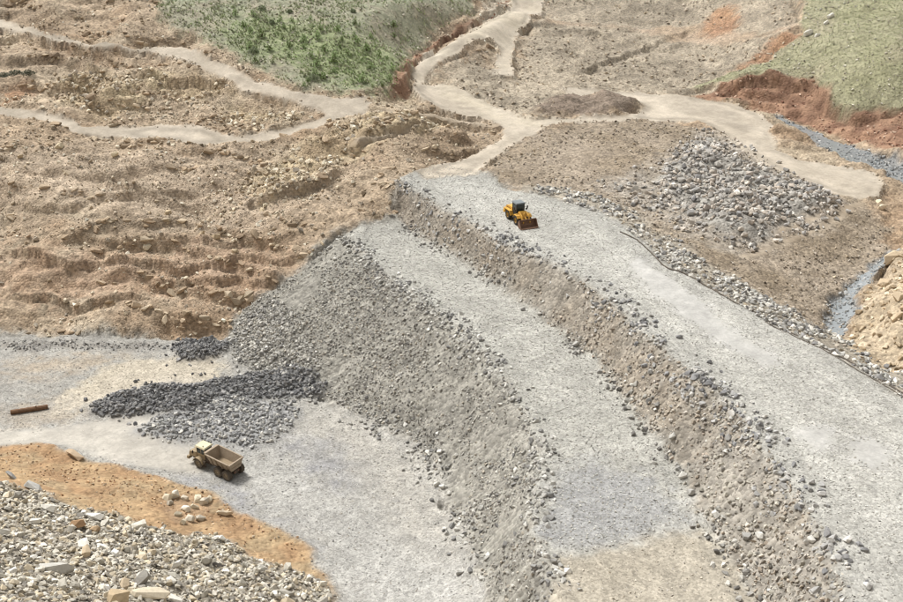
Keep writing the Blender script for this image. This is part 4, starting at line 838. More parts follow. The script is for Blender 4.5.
def part(name, bm, mat, parent, label=None, bevel=0.0, smooth=False):
    if bevel:
        bmesh.ops.bevel(bm, geom=[e for e in bm.edges if len(e.link_faces) == 2 and e.calc_face_angle(0) > .5], offset=bevel, segments=2, affect='EDGES', profile=.6)
    bmesh.ops.recalc_face_normals(bm, faces=bm.faces)
    me = bpy.data.meshes.new(name); bm.to_mesh(me); bm.free()
    for p in me.polygons: p.use_smooth = smooth
    me.materials.append(mat)
    o = bpy.data.objects.new(name, me); COL.objects.link(o)
    if parent is not None: o.parent = parent
    if label: o['label'] = label
    return o

def add_hex(bm, p):
    """solid from eight corners: four below, four above, both counter-clockwise"""
    v = [bm.verts.new(q) for q in p]
    for f in ((0, 3, 2, 1), (4, 5, 6, 7), (0, 1, 5, 4), (1, 2, 6, 5), (2, 3, 7, 6), (3, 0, 4, 7)):
        bm.faces.new([v[i] for i in f])
def add_box(bm, x0, x1, y0, y1, z0, z1, tx=0, ty=0):
    """box, its top drawn in by tx and ty"""
    add_hex(bm, [(x0, y0, z0), (x1, y0, z0), (x1, y1, z0), (x0, y1, z0), (x0+tx, y0+ty, z1), (x1-tx, y0+ty, z1), (x1-tx, y1-ty, z1), (x0+tx, y1-ty, z1)])
def add_profile(bm, pts, y0, y1):
    """outline in x and z, extruded across y"""
    a = [bm.verts.new((p[0], y0, p[1])) for p in pts]; b = [bm.verts.new((p[0], y1, p[1])) for p in pts]
    n = len(pts)
    bm.faces.new(a); bm.faces.new(b[::-1])
    for i in range(n): bm.faces.new((a[i], a[(i+1) % n], b[(i+1) % n], b[i]))
def add_lathe(bm, prof, seg=24, axis='y', at=(0, 0, 0), caps=True):
    """profile of (radius, along) turned about an axis"""
    rings = []
    for r, t in prof:
        ring = []
        for k in range(seg):
            a = 2*math.pi*k/seg; c, s = r*math.cos(a), r*math.sin(a)
            p = (c, t, s) if axis == 'y' else ((c, s, t) if axis == 'z' else (t, c, s))
            ring.append(bm.verts.new((p[0]+at[0], p[1]+at[1], p[2]+at[2])))
        rings.append(ring)
    for a, b in zip(rings[:-1], rings[1:]):
        for k in range(seg): bm.faces.new((a[k], a[(k+1) % seg], b[(k+1) % seg], b[k]))
    if caps: bm.faces.new(rings[0][::-1]); bm.faces.new(rings[-1])
def add_bar(bm, a, b, r, seg=10, r2=None):
    a, b = Vector(a), Vector(b); d = (b-a).normalized()
    u = d.orthogonal().normalized(); v = d.cross(u)
    R1 = [bm.verts.new(a+(u*math.cos(t)+v*math.sin(t))*r) for t in [2*math.pi*k/seg for k in range(seg)]]
    r2 = r if r2 is None else r2
    R2 = [bm.verts.new(b+(u*math.cos(t)+v*math.sin(t))*r2) for t in [2*math.pi*k/seg for k in range(seg)]]
    for k in range(seg): bm.faces.new((R1[k], R1[(k+1) % seg], R2[(k+1) % seg], R2[k]))
    bm.faces.new(R1[::-1]); bm.faces.new(R2)
def add_tube(bm, pts, r, seg=8):
    pts = [Vector(p) for p in pts]; rings = []
    for i, p in enumerate(pts):
        d = (pts[min(i+1, len(pts)-1)]-pts[max(i-1, 0)]).normalized()
        u = d.cross(Vector((0, 0, 1))).normalized(); v = u.cross(d)
        rings.append([bm.verts.new(p+(u*math.cos(t)+v*math.sin(t))*r) for t in [2*math.pi*k/seg for k in range(seg)]])
    for a, b in zip(rings[:-1], rings[1:]):
        for k in range(seg): bm.faces.new((a[k], a[(k+1) % seg], b[(k+1) % seg], b[k]))
    bm.faces.new(rings[0][::-1]); bm.faces.new(rings[-1])
def add_sheet(bm, c, n, t):
    """plate with four corners c, thickened by t along n"""
    n = Vector(n).normalized()*t
    add_hex(bm, [Vector(q) for q in c]+[Vector(q)+n for q in c])
NB = bmesh.new

P_TAN = plain_mat('dusty tan paint', rgb('b4a080', .8, 1), .75, dirt=rgb('938268', .8, 1), dirt_amt=.6, scale=1.2)
P_BED = plain_mat('dust covered steel', rgb('b8a894', .8, 1), .85, dirt=rgb('9a8a76', .8, 1), dirt_amt=.6, scale=1.5)
P_ROOF = plain_mat('pale cream paint', rgb('e6dec0', .8, 1), .6, dirt=rgb('ccc09c', .8, 1), dirt_amt=.35)
P_YEL = plain_mat('worn yellow paint', rgb('eeb440', .8, 1), .6, dirt=rgb('c09c5c', .8, 1), dirt_amt=.5)
P_BLK = plain_mat('black painted steel', rgb('2c2c2c', .8, 1), .6, dirt=rgb('4a443c', .8, 1), dirt_amt=.4)
P_CHS = plain_mat('dusty dark steel', rgb('6e5f50', .8, 1), .8, dirt=rgb('4c4238', .8, 1), dirt_amt=.5)
P_TYRE = plain_mat('dusty rubber', rgb('706659', .8, 1), .9, dirt=rgb('4c453d', .8, 1), dirt_amt=.5, scale=2.5)
P_TYRE2 = plain_mat('dark rubber', rgb('3a3632', .8, 1), .9, dirt=rgb('5c5448', .8, 1), dirt_amt=.4, scale=2.5)
P_RIM = plain_mat('dusty wheel steel', rgb('a89880', .8, 1), .7, dirt=rgb('8a7c68', .8, 1), dirt_amt=.5)
P_RIMY = plain_mat('yellow wheel steel', rgb('c8962c', .8, 1), .6, dirt=rgb('6c5834', .8, 1), dirt_amt=.5)
P_BUCK = plain_mat('scoured brown steel', rgb('7c5e4c', .8, 1), .6, .2, dirt=rgb('9a7c68', .8, 1), dirt_amt=.5, scale=2.0)
P_GLASS = plain_mat('cab glass', (.02, .03, .03), .08, dirt=(.05, .055, .05), dirt_amt=.3)
P_LAMP = plain_mat('lamp lens', rgb('d8d4c0', .8, 1), .25, dirt=rgb('b0a890', .8, 1))
P_LOG = plain_mat('weathered brown wood', rgb('8a6a50', .8, 1), .9, dirt=rgb('5c4636', .8, 1), dirt_amt=.5, scale=3)
P_HOSE = plain_mat('black plastic pipe', rgb('544c44', .8, 1), .7, dirt=rgb('7a6e60', .8, 1), dirt_amt=.4)
M_LOAD = plain_mat('dirt left in the bed', rgb('a8967c', .8, 1), .95, dirt=rgb('887660', .8, 1), dirt_amt=.5, scale=3)
P_TWIG = plain_mat('dry grey twig', rgb('6a5c4a', .8, 1), .9)

def make_wheel(parent, x, y, z, r, w, side, tyre_m, rim_m):
    bm = NB(); h = w/2; s = side
    add_lathe(bm, [(r*.58, -h*.86), (r*.80, -h), (r*.95, -h*.86), (r, -h*.55), (r, h*.55), (r*.95, h*.86), (r*.80, h), (r*.58, h*.86), (r*.56, h*.3), (r*.56, -h*.3), (r*.58, -h*.86)], 28, caps=False)
    # tread blocks
    for k in range(22):
        for sg in (-1, 1):
            a = 2*math.pi*(k+.25*sg)/22
            c = Vector((math.cos(a), 0, math.sin(a))); t = Vector((-math.sin(a), 0, math.cos(a)))
            ctr = c*r*.985; q = []
            for dz in (0, .055*r):
                for (dt, dy) in ((-.05, .06), (.05, .06), (.08, .95), (-.02, .95)):
                    q.append(ctr+c*dz+t*dt*r*1.1+Vector((0, sg*dy*h, 0)))
            add_hex(bm, q)
    t = part('wheel', bm, tyre_m, parent, smooth=False); t.location = (x, y, z)
    bm = NB()
    add_lathe(bm, [(r*.60, -s*h*.3), (r*.60, s*h*.80), (r*.52, s*h*.84), (r*.46, s*h*.35), (r*.24, s*h*.30), (r*.22, s*h*.62), (r*.12, s*h*.70)], 24)
    part('rim', bm, rim_m, t)
    return t

# ================================================================= articulated dump truck
def make_truck():
    px, py, pz = PLACES['truck_rear']
    head = math.radians(TRUCK_HEAD)
    hx, hy = math.cos(head), math.sin(head)
    R_ = .80
    ox, oy = px+hx*4.72, py+hy*4.72
    t = thing('dump_truck', 'dusty tan articulated dump truck with an empty bed parked beside the grey stone heap', 'dump truck', (ox, oy, float(height(np.array([px]), np.array([py]))[0])+.02), head)
    t.scale = (.84, .84, .84)
    for (x, y) in ((0, 1.12), (0, -1.12), (-4.1, 1.27), (-4.1, -1.27), (-5.8, 1.27), (-5.8, -1.27)):
        make_wheel(t, x, y, R_, R_, .66, 1 if y > 0 else -1, P_TYRE, P_RIM)
    bm = NB()
    add_box(bm, -1.9, 1.9, -.55, .55, .75, 1.25); add_box(bm, -6.5, -2.0, -.5, .5, .8, 1.3)
    add_box(bm, -2.3, -1.6, -.32, .32, .7, 1.45)
    for x in (0, -4.1, -5.8): add_bar(bm, (x, -1.0, .8), (x, 1.0, .8), .2)
    add_box(bm, -5.6, -4.1, -.95, -.62, .7, 1.05); add_box(bm, -5.6, -4.1, .62, .95, .7, 1.05)
    part('chassis', bm, P_CHS, t, bevel=.03)
    bm = NB()
    add_profile(bm, [(.75, 1.25), (2.25, 1.2), (2.35, 1.45), (2.2, 1.95), (.75, 2.25)], -.85, .85)
    hood = part('hood', bm, P_TAN, t, bevel=.07)
    bm = NB()
    for k in range(7): add_box(bm, 2.26, 2.36, -.6, .6, 1.28+.085*k, 1.32+.085*k)
    part('grille', bm, P_BLK, hood)
    for s in (-1, 1):
        bm = NB(); add_lathe(bm, [(.11, 0), (.13, .05), (.10, .09)], 14, 'x', (2.26, s*.72, 1.62)); part('headlight', bm, P_LAMP, hood)
    bm = NB(); add_box(bm, 2.05, 2.5, -1.25, 1.25, .8, 1.22, .05, .05); part('bumper', bm, P_TAN, t, bevel=.05)
    for s in (-1, 1):
        bm = NB(); pr = []
        for k in range(9):
            a = math.radians(10+160*k/8); pr.append((.98*math.cos(a)*1.05, .78+.98*math.sin(a)))
        inn = [(p[0]*.93, .78+(p[1]-.78)*.93) for p in pr]
        add_profile(bm, pr+inn[::-1], s*.8 if s > 0 else -1.5, 1.5 if s > 0 else -.8)
        part('fender', bm, P_TAN, t)
    # cab: corner posts, panels, glass, roof
    bm = NB()
    cx0, cx1, cy, cz0, cz1 = -.95, .72, .78, 1.4, 3.22
    add_hex(bm, [(cx0, -cy, cz0), (cx1, -cy, cz0), (cx1, cy, cz0), (cx0, cy, cz0), (cx0, -cy, 2.2), (cx1, -cy, 2.2), (cx1, cy, 2.2), (cx0, cy, 2.2)])
    for (x, y) in ((cx0+.06, cy-.06), (cx0+.06, -cy+.06), (cx1-.06, cy-.06), (cx1-.06, -cy+.06), (-.2, cy-.05), (-.2, -cy+.05)):
        add_box(bm, x-.06, x+.06, y-.05, y+.05, 2.2, cz1)
    cab = part('cab', bm, P_TAN, t, bevel=.02)
    for nm, c in (('windscreen', (cx1-.05, cx1-.02, -cy+.12, cy-.12)), ('rear_window', (cx0+.02, cx0+.05, -cy+.12, cy-.12))):
        bm = NB(); add_box(bm, c[0], c[1], c[2], c[3], 2.2, cz1-.02); part(nm, bm, P_GLASS, cab)
    for s in (-1, 1):
        for (a, b) in ((cx0+.12, -.26), (-.14, cx1-.12)):
            bm = NB(); y = s*(cy-.04); add_box(bm, a, b, y-.015, y+.015, 2.2, cz1-.02); part('side_window', bm, P_GLASS, cab)
    bm = NB(); add_box(bm, cx0-.18, cx1+.22, -cy-.14, cy+.14, cz1, cz1+.2, .12, .12); part('roof', bm, P_ROOF, cab, 'pale cream cab roof', bevel=.05)
    bm = NB(); add_bar(bm, (.62, -.95, 1.9), (.62, -.95, 3.1), .08); add_bar(bm, (.62, -.95, 3.1), (.5, -.95, 3.28), .08); part('exhaust_pipe', bm, P_CHS, t)
    for s in (-1, 1):
        bm = NB(); add_bar(bm, (.8, s*.8, 2.2), (1.0, s*1.3, 2.4), .025, 6); add_box(bm, .97, 1.03, s*1.3-.12, s*1.3+.12, 2.2, 2.65); part('mirror', bm, P_BLK, t)
    bm = NB()
    for k in range(4): add_box(bm, -1.35, -.95, 1.0, 1.3, .55+.28*k, .6+.28*k)
    add_bar(bm, (-1.35, 1.28, .5), (-1.35, 1.28, 1.9), .025, 6); add_bar(bm, (-.95, 1.28, .5), (-.95, 1.28, 1.9), .025, 6)
    part('ladder', bm, P_CHS, t)
    # bed: floor, flared sides, front wall with lip, tailgate
    X0, X1, XT = -1.75, -6.35, -6.5
    bw, tw, zf, zt, th = .95, 1.42, 1.42, 2.9, .09
    bm = NB()
    add_hex(bm, [(X1, -bw, zf), (X0-.5, -bw, zf), (X0-.5, bw, zf), (X1, bw, zf), (X1, -bw, zf+th), (X0-.5, -bw, zf+th), (X0-.5, bw, zf+th), (X1, bw, zf+th)])
    for s in (-1, 1):
        add_sheet(bm, [(X1, s*bw, zf), (X0-.5, s*bw, zf), (X0, s*tw, zt+.18), (X1, s*tw, zt-.1)], (0, -s*.85, .45), th)
        add_hex(bm, [(X1-.02, s*tw-.1, zt-.2), (X0, s*tw-.1, zt+.08), (X0, s*tw+.1, zt+.08), (X1-.02, s*tw+.1, zt-.2),
                     (X1-.02, s*tw-.1, zt-.06), (X0, s*tw-.1, zt+.22), (X0, s*tw+.1, zt+.22), (X1-.02, s*tw+.1, zt-.06)])
        for k in range(4):      # stiffening ribs on the side
            x = X0-1.0-k*1.0
            add_hex(bm, [(x-.07, s*bw, zf-.02), (x+.07, s*bw, zf-.02), (x+.07, s*(bw+.13), zf-.02), (x-.07, s*(bw+.13), zf-.02),
                         (x-.07, s*(tw-.08), zt-.12), (x+.07, s*(tw-.08), zt-.12), (x+.07, s*(tw+.08), zt-.12), (x-.07, s*(tw+.08), zt-.12)])
    add_sheet(bm, [(X0-.5, -bw, zf), (X0-.5, bw, zf), (X0, tw, zt+.3), (X0, -tw, zt+.3)], (-1, 0, .35), th)
    add_box(bm, X0-.1, X0+.35, -tw+.1, tw-.1, zt+.2, zt+.32)
    bed = part('dump_bed', bm, P_BED, t, 'empty tan dump bed')
    bm = NB()
    add_sheet(bm, [(X1, -bw, zf), (X1, bw, zf), (XT, tw, zt-.12), (XT, -tw, zt-.12)], (-1, 0, -.1), .1)
    add_box(bm, XT-.17, XT+.05, -tw-.08, tw+.08, zt-.26, zt-.08)
    add_box(bm, XT-.1, XT, -bw, bw, zf+.45, zf+.57)
    part('tailgate', bm, P_BED, bed)
    for s in (-1, 1):
        bm = NB(); add_bar(bm, (-2.6, s*.62, 1.0), (-4.4, s*.7, 1.38), .1); part('hoist_cylinder', bm, P_CHS, t)
        bm = NB(); add_box(bm, -6.56, -6.5, s*.38-.1, s*.38+.1, 1.0, 1.2); part('tail_light', bm, plain_mat('dusty red lens', rgb('8a5c4c', .8, 1), .5), t)
    for s in (-1, 1):
        bm = NB()
        for (xa, xb) in ((.85, 2.1),):
            add_bar(bm, (xa, s*.82, 2.15), (xa, s*.82, 2.75), .022, 6); add_bar(bm, (xb, s*.82, 1.9), (xb, s*.82, 2.6), .022, 6); add_bar(bm, (xa, s*.82, 2.75), (xb, s*.82, 2.6), .022, 6)
        part('handrail', bm, P_ROOF, t)
    bm = NB(); add_lathe(bm, [(.09, 0), (.1, .08), (.06, .18)], 12, 'z', (-.5, .5, 3.42)); part('beacon', bm, P_LAMP, cab)
    bm = NB(); add_box(bm, -1.55, -.98, -.75, .75, 1.3, 2.35, .03, .05); part('air_cleaner', bm, P_CHS, t, bevel=.04)
    # fines left lying in the bed
    bm = NB(); g = []
    for i in range(9):
        g.append([])
        for j in range(7):
            u, v = i/8, j/6; xx = X1+.1+(X0-.65-X1)*u; yy = -bw+.04+(2*bw-.08)*v
            g[i].append(bm.verts.new((xx, yy, zf+th+.02+.28*max(0, (1-u*1.3))*math.sin(math.pi*v)+.10*random.random())))
    for i in range(8):
        for j in range(6): bm.faces.new((g[i][j], g[i+1][j], g[i+1][j+1], g[i][j+1]))
    part('dirt_load', bm, M_LOAD, bed, 'thin layer of dirt left in the bed', smooth=True)
    return t

# ================================================================= wheel loader
def make_loader():
    px, py, pz = PLACES['loader']
    head = math.radians(LOADER_HEAD)
    t = thing('wheel_loader', 'yellow wheel loader with a brown bucket lowered on the embankment crest', 'loader', (px, py, float(height(np.array([px]), np.array([py]))[0])+.02), head)
    t.scale = (.94, .94, .94)
    R_ = .78
    for x in (1.45, -1.65):
        for s in (-1, 1): make_wheel(t, x, s*1.08, R_, R_, .62, s, P_TYRE2, P_RIMY)
    bm = NB()
    add_profile(bm, [(-3.35, 1.0), (-.9, 1.0), (-.9, 2.3), (-2.9, 2.15), (-3.4, 1.85)], -.82, .82)
    hood = part('engine_hood', bm, P_YEL, t, bevel=.07)
    bm = NB()
    for k in range(6): add_box(bm, -2.8+.22*k, -2.68+.22*k, -.835, .835, 1.35, 1.9)
    part('vent', bm, P_BLK, hood)
    bm = NB(); add_box(bm, -3.75, -3.2, -1.2, 1.2, .7, 1.5, .06, .08); part('counterweight', bm, P_YEL, t, bevel=.06)
    for s in (-1, 1):
        bm = NB(); add_profile(bm, [(-2.75, 1.2), (-2.6, 1.75), (-.8, 1.75), (-.45, 1.0), (-.55, .98), (-.9, 1.66), (-2.5, 1.66), (-2.65, 1.2)], s*.8 if s > 0 else -1.42, 1.42 if s > 0 else -.8)
        part('fender', bm, P_YEL, t)
        bm = NB(); add_profile(bm, [(.6, 1.2), (.8, 1.7), (1.9, 1.72), (2.3, 1.3), (2.2, 1.28), (1.85, 1.63), (.85, 1.61), (.7, 1.18)], s*.72 if s > 0 else -1.4, 1.4 if s > 0 else -.72)
        part('fender', bm, P_YEL, t)
    bm = NB()
    add_box(bm, -3.0, .3, -.5, .5, .6, 1.1); add_box(bm, .3, .9, -.25, .25, .6, 1.5)
    for x in (1.45, -1.65): add_bar(bm, (x, -1.0, .78), (x, 1.0, .78), .2)
    part('chassis', bm, P_CHS, t, bevel=.03)
    bm = NB(); add_profile(bm, [(.65, .7), (2.3, .6), (2.3, 1.0), (1.6, 2.15), (1.0, 2.15), (.65, 1.4)], -.52, .52); part('front_frame', bm, P_YEL, t, bevel=.05)
    bm = NB()
    a, b, cy, z0, z1 = -.95, .62, .76, 1.15, 3.3
    add_hex(bm, [(a, -cy, z0), (b, -cy, z0), (b, cy, z0), (a, cy, z0), (a, -cy, 1.75), (b, -cy, 1.75), (b, cy, 1.75), (a, cy, 1.75)])
    for (x, y) in ((a+.06, cy-.06), (a+.06, -cy+.06), (b-.06, cy-.06), (b-.06, -cy+.06)): add_box(bm, x-.07, x+.07, y-.07, y+.07, 1.75, z1)
    cab = part('cab', bm, P_BLK, t, 'black framed cab', bevel=.02)
    bm = NB(); add_box(bm, b-.05, b-.02, -cy+.13, cy-.13, 1.75, z1-.02); part('windscreen', bm, P_GLASS, cab)
    bm = NB(); add_box(bm, a+.02, a+.05, -cy+.13, cy-.13, 1.75, z1-.02); part('rear_window', bm, P_GLASS, cab)
    for s in (-1, 1):
        bm = NB(); y = s*(cy-.04); add_box(bm, a+.13, b-.13, y-.015, y+.015, 1.75, z1-.02); part('side_window', bm, P_GLASS, cab)
    bm = NB(); add_box(bm, a-.12, b+.2, -cy-.1, cy+.1, z1, z1+.18, .1, .1); part('roof', bm, plain_mat('grey roof paint', rgb('8c9498', .8, 1), .5), cab, bevel=.04)
    bm = NB(); add_box(bm, -.4, 0, -.22, .22, 1.9, 2.75); add_box(bm, -.35, .1, -.25, .25, 1.75, 2.0); part('seat', bm, P_BLK, cab, bevel=.03)
    for s in (-1, 1):
        bm = NB(); add_profile(bm, [(1.0, 1.95), (1.35, 2.2), (2.5, 1.75), (3.2, .75), (3.05, .55), (2.8, .6), (2.2, 1.35), (1.2, 1.75)], s*.62-.09, s*.62+.09); part('lift_arm', bm, P_YEL, t, bevel=.02)
        bm = NB(); add_bar(bm, (1.2, s*.42, 1.1), (2.5, s*.5, 1.45), .09); part('lift_cylinder', bm, P_CHS, t)
        bm = NB(); add_bar(bm, (.75, s*1.1, 1.7), (.75, s*1.1, 2.25), .03, 6); add_box(bm, .7, .86, s*1.1-.14, s*1.1+.14, 2.2, 2.45); part('headlight', bm, P_BLK, t, bevel=.02)
        bm = NB(); add_bar(bm, (.55, s*.8, 2.6), (.75, s*1.25, 2.75), .02, 6); add_box(bm, .73, .78, s*1.25-.11, s*1.25+.11, 2.45, 2.9); part('mirror', bm, P_BLK, cab)
    bm = NB(); add_bar(bm, (1.5, 0, 2.0), (2.9, 0, 1.2), .1); add_box(bm, 1.95, 2.25, -.12, .12, 1.2, 2.1); part('tilt_linkage', bm, P_YEL, t)
    bm = NB(); add_bar(bm, (-1.7, .45, 2.2), (-1.7, .45, 2.95), .07); part('exhaust_pipe', bm, P_BLK, t)
    # bucket: curved shell, side plates, cutting edge
    W = 1.62
    out = [(4.35, .05), (3.25, .05), (3.0, .22), (2.9, .55), (2.98, .95), (3.3, 1.42)]
    inn = [(3.36, 1.38), (3.07, .93), (2.99, .55), (3.07, .28), (3.28, .13), (4.35, .1)]
    bm = NB(); add_profile(bm, out+inn, -W, W)
    bucket = part('bucket', bm, P_BUCK, t, 'scoured brown steel bucket')
    for s in (-1, 1):
        bm = NB(); add_profile(bm, [(4.3, .06), (3.25, .06), (3.02, .24), (2.93, .55), (3.0, .93), (3.32, 1.40), (3.55, 1.32)], s*W-.03, s*W+.03); part('side_plate', bm, P_BUCK, bucket)
    for k in range(8):
        bm = NB(); y = -1.47+k*.42; add_hex(bm, [(4.3, y-.07, .03), (4.55, y-.04, .05), (4.55, y+.04, .05), (4.3, y+.07, .03), (4.3, y-.07, .13), (4.55, y-.04, .07), (4.55, y+.04, .07), (4.3, y+.07, .13)])
        part('bucket_tooth', bm, P_BUCK, bucket)
    return t

TRUCK_HEAD = 147.0
LOADER_HEAD = -67.0
make_truck()
make_loader()

# ================================================================= log, pipes
(a, b) = PLACES['log']
a, b = Vector(a), Vector(b)
lz = lambda p, r: float(height(np.array([p.x]), np.array([p.y]))[0])+r
t = thing('log', 'thick brown log lying alone on the grey quarry floor by the left edge', 'log', (a.x, a.y, lz(a, 0)))
d = b-a; bm = NB(); rr = random.Random(3); n = 9
for k in range(n):
    q0 = Vector((d.x*k/n, d.y*k/n, lz(a+d*(k/n), .26)-lz(a, 0))); q1 = Vector((d.x*(k+1)/n, d.y*(k+1)/n, lz(a+d*((k+1)/n), .26)-lz(a, 0)))
    if k == 0: pts = [q0]
    pts.append(q1+Vector((0, 0, rr.uniform(-.03, .03))))
pts = [Vector((p.x, p.y, pts[0].z+(pts[-1].z-pts[0].z)*i/(len(pts)-1))) for i, p in enumerate(pts)]
add_tube(bm, pts, .33, 12)
trunk = part('trunk', bm, P_LOG, t)
bm = NB(); m_ = pts[6]; add_bar(bm, m_+Vector((0, 0, .2)), m_+Vector((.3, -.2, .6)), .09, 8, .05); part('branch_stub', bm, P_LOG, t)

def pipe_run(key, r, name, label):
    pl = densify([tuple(p) for p in PLACES[key]], .8)
    X = np.array([p[0] for p in pl]); Y = np.array([p[1] for p in pl])
    X = X+.25*vnoise(X, Y, 4, 6); Zp = height(X, Y)+r*.7
    bm = NB(); add_tube(bm, list(zip(X, Y, Zp)), r, 8)
    o = part(name, bm, P_HOSE, None, smooth=True)
    return tag(o, label, 'pipe')
pipe_run('hose', .11, 'pipe', 'long black pipe snaking along the back edge of the crest')
pipe_run('hose2', .07, 'pipe', 'short thin black pipe beside the long one at the right end of the crest')

# ================================================================= single rocks
RMESH = {}
def rock_mesh(kind, i):
    if (kind, i) in RMESH: return RMESH[(kind, i)]
    V, F = (hull_rock(500+i, 20, .68) if kind == 'rock' else hull_rock(600+i, 18, .34))
    me = bpy.data.meshes.new('rock'); me.from_pydata(V.tolist(), [], F.tolist()); me.materials.append(M_ROCK)
    RMESH[(kind, i)] = me
    return me
NROCK = [0]
PLACED = []
def rock(x, y, size, col, label, group=None, kind='rock', aspect=.75, yaw=None, tilt=.25, sink=.25, idx=None, name='rock', cat='rock', zs=1.0):
    i = RNG.integers(0, 12) if idx is None else idx
    me = rock_mesh(kind, int(i))
    o = bpy.data.objects.new(name, me); COL.objects.link(o)
    xa, ya = np.array([x]), np.array([y])
    R3 = rotations(xa, ya, tilt, None if yaw is None else np.array([yaw]))[0]
    hz = (.68 if kind == 'rock' else .34)*size*zs
    o.rotation_euler = Matrix(R3.tolist()).to_euler()
    o.scale = (size, size*aspect, size*zs*RNG.uniform(.85, 1.1))
    o.location = (x, y, float(height(xa, ya)[0])+hz*(.5-sink))
    o.color = (*[float(c) for c in np.clip(rgb(col, 1.0)*(1+RNG.normal(0, .08)), .02, .85)], 1)
    NROCK[0] += 1; PLACED.append((x, y, size))
    return tag(o, label, cat, group)
def at(k): return PLACES[k][0], PLACES[k][1]

U_ = [('slab_long', 2.9, 'd0ccc0', 'long narrow pale slab tilted at the top of the blasted heap', 'slab', .3, 2.7, .25),
      ('slab_white', 2.6, 'dcd9cf', 'flat whitish slab on the upper rim of the blasted heap', 'slab', .5, 2.9, .2),
      ('slab_big', 3.6, 'cdbfa2', 'largest tan slab at the bottom edge of the blasted heap', 'slab', .45, .45, .2),
      ('slab_flat', 3.4, 'b9b6ac', 'broad flat grey slab in the middle of the blasted heap', 'slab', .6, .1, .15),
      ('block_orange', 1.7, 'b98f5e', 'orange brown block among grey rocks near the top of the heap', 'rock', .8, .3, .2),
      ('tan_block', 1.3, 'b49468', 'smaller tan block just below the orange brown one in the heap', 'rock', .8, 1.3, .2),
      ('block_dark', 1.9, '8f8a80', 'upright dark grey block in the lower right of the heap', 'rock', .7, 1.2, .3),
      ('rock_white', 1.2, 'e0ddd4', 'bright white rock near the middle of the blasted heap', 'rock', .6, 2.4, .3),
      ('slab_grey', 2.4, 'a2a09a', 'grey slab leaning at the left top of the blasted heap', 'slab', .55, 2.8, .3),
      ('slab_pair', 1.8, '9c9a96', 'dark grey slab at the far left rim of the blasted heap', 'slab', .7, .2, .2),
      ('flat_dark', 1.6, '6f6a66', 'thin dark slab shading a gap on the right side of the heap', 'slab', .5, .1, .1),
      ('tan_corner', 2.2, 'c4ab82', 'tan block cut by the bottom edge left of the largest slab', 'rock', .7, .6, .2)]
for k, s, c, lb, kd, asp, yaw, tl in U_:
    rock(*at(k), s, c, lb, None, kd, asp, yaw, tl, .15)
(a, b) = PLACES['slab']
rock((a[0]+b[0])/2, (a[1]+b[1])/2, 3.0, 'b49a78', 'flat brown stone slab at the edge of the orange ridge beside the haul road', None, 'slab', .5, math.atan2(b[1]-a[1], b[0]-a[0]), .05, .1)
rock(*at('ridge_slab'), 1.9, 'bfae90', 'flat tan stone lying on the orange ridge below the dump truck', None, 'slab', .55, .1, .1, .1)
for (x, y, z) in PLACES['ridge_rocks']:
    rock(x, y, RNG.uniform(.9, 1.6), random.choice(['c9bb9c', 'bcb09a', 'd2c8b2']), f"pale tan rock at the {'left' if x < -30 else ('right' if x > -27 else 'middle')} of the small cluster on the orange ridge", f"rocks at the {'left' if x < -30 else ('right' if x > -27 else 'middle')} of the cluster on the ridge", 'rock', .65)
def where_heap(x, y):
    m = mk('ridge', np.array([x+1.5]), np.array([y+4.5]))[0]; d = math.hypot(x, y)
    side = 'left' if x < -33 else ('right' if x > -22 else 'middle')
    row = 'beside the orange earth' if m > .3 else ('at the near side' if d < 76 else 'in the body')
    return f"{row} of the heap's {side} part" if row != 'beside the orange earth' else f"{row} along the heap's {side} part"
# the 150 or so largest of the blasted heap
x, y = scatter('heap', .42)
o_ = RNG.permutation(len(x))
kinds = [('grey', ['bcb6a6', 'ada797', 'c6bfae', 'a19b8e']), ('pale', ['d6d2c6', 'e0dcd0', 'cecabe']), ('tan', ['c6b492', 'b9a482', 'd0c0a0'])]
cnt = 0
for i in o_:
    if cnt >= 180: break
    s = .65+1.1*RNG.uniform()**1.8
    if any((x[i]-p[0])**2+(y[i]-p[1])**2 < (.33*(s+p[2]))**2 for p in PLACED): continue
    k = RNG.choice(3, p=[.5, .34, .16]); nm, cs = kinds[k]
    sl = RNG.uniform() < .45
    rock(x[i], y[i], s, cs[RNG.integers(0, len(cs))], f"{'large ' if s > 1.2 else ''}{nm} angular {'slab' if sl else 'rock'} {where_heap(x[i], y[i])}", f"{'large ' if s > 1.2 else ''}{nm} {'slabs' if sl else 'rocks'} {where_heap(x[i], y[i])}",
         'slab' if sl else 'rock', RNG.uniform(.5, .9), None, .4, .12)
    cnt += 1
for (x, y, z) in PLACES['pile_big']:
    if mk('boulder_pile', np.array([x]), np.array([y]))[0] < .4: continue
    kc, nm = random.choice([('a4a29e', 'grey'), ('939190', 'dark grey'), ('b6b1a8', 'pale'), ('aa9e92', 'brownish')])
    wh = ('far' if y > 178 else ('near' if y < 163 else 'middle'))+' part' if x < 50 else 'right tip'
    rock(x, y, RNG.uniform(1.1, 1.7), kc, f'big {nm} block in the {wh} of the heap by the right haul road', f'big {nm} blocks in the {wh} of the right stone heap', 'rock', RNG.uniform(.6, .9), None, .4, .1)
for (x, y, z) in PLACES['edge_big']:
    wh = 'far corner below the hillside' if x < -12 else ('upper slope' if x > 20 else 'terrace back edge')
    rock(x, y, RNG.uniform(.8, 1.2), random.choice(['b4b2aa', 'a09e98', 'c2c0b8', '8f8d88']), f"larger grey stone standing out on the embankment {wh}", f'larger stones on the embankment {wh}', 'rock', RNG.uniform(.6, .9), None, .3, .2)
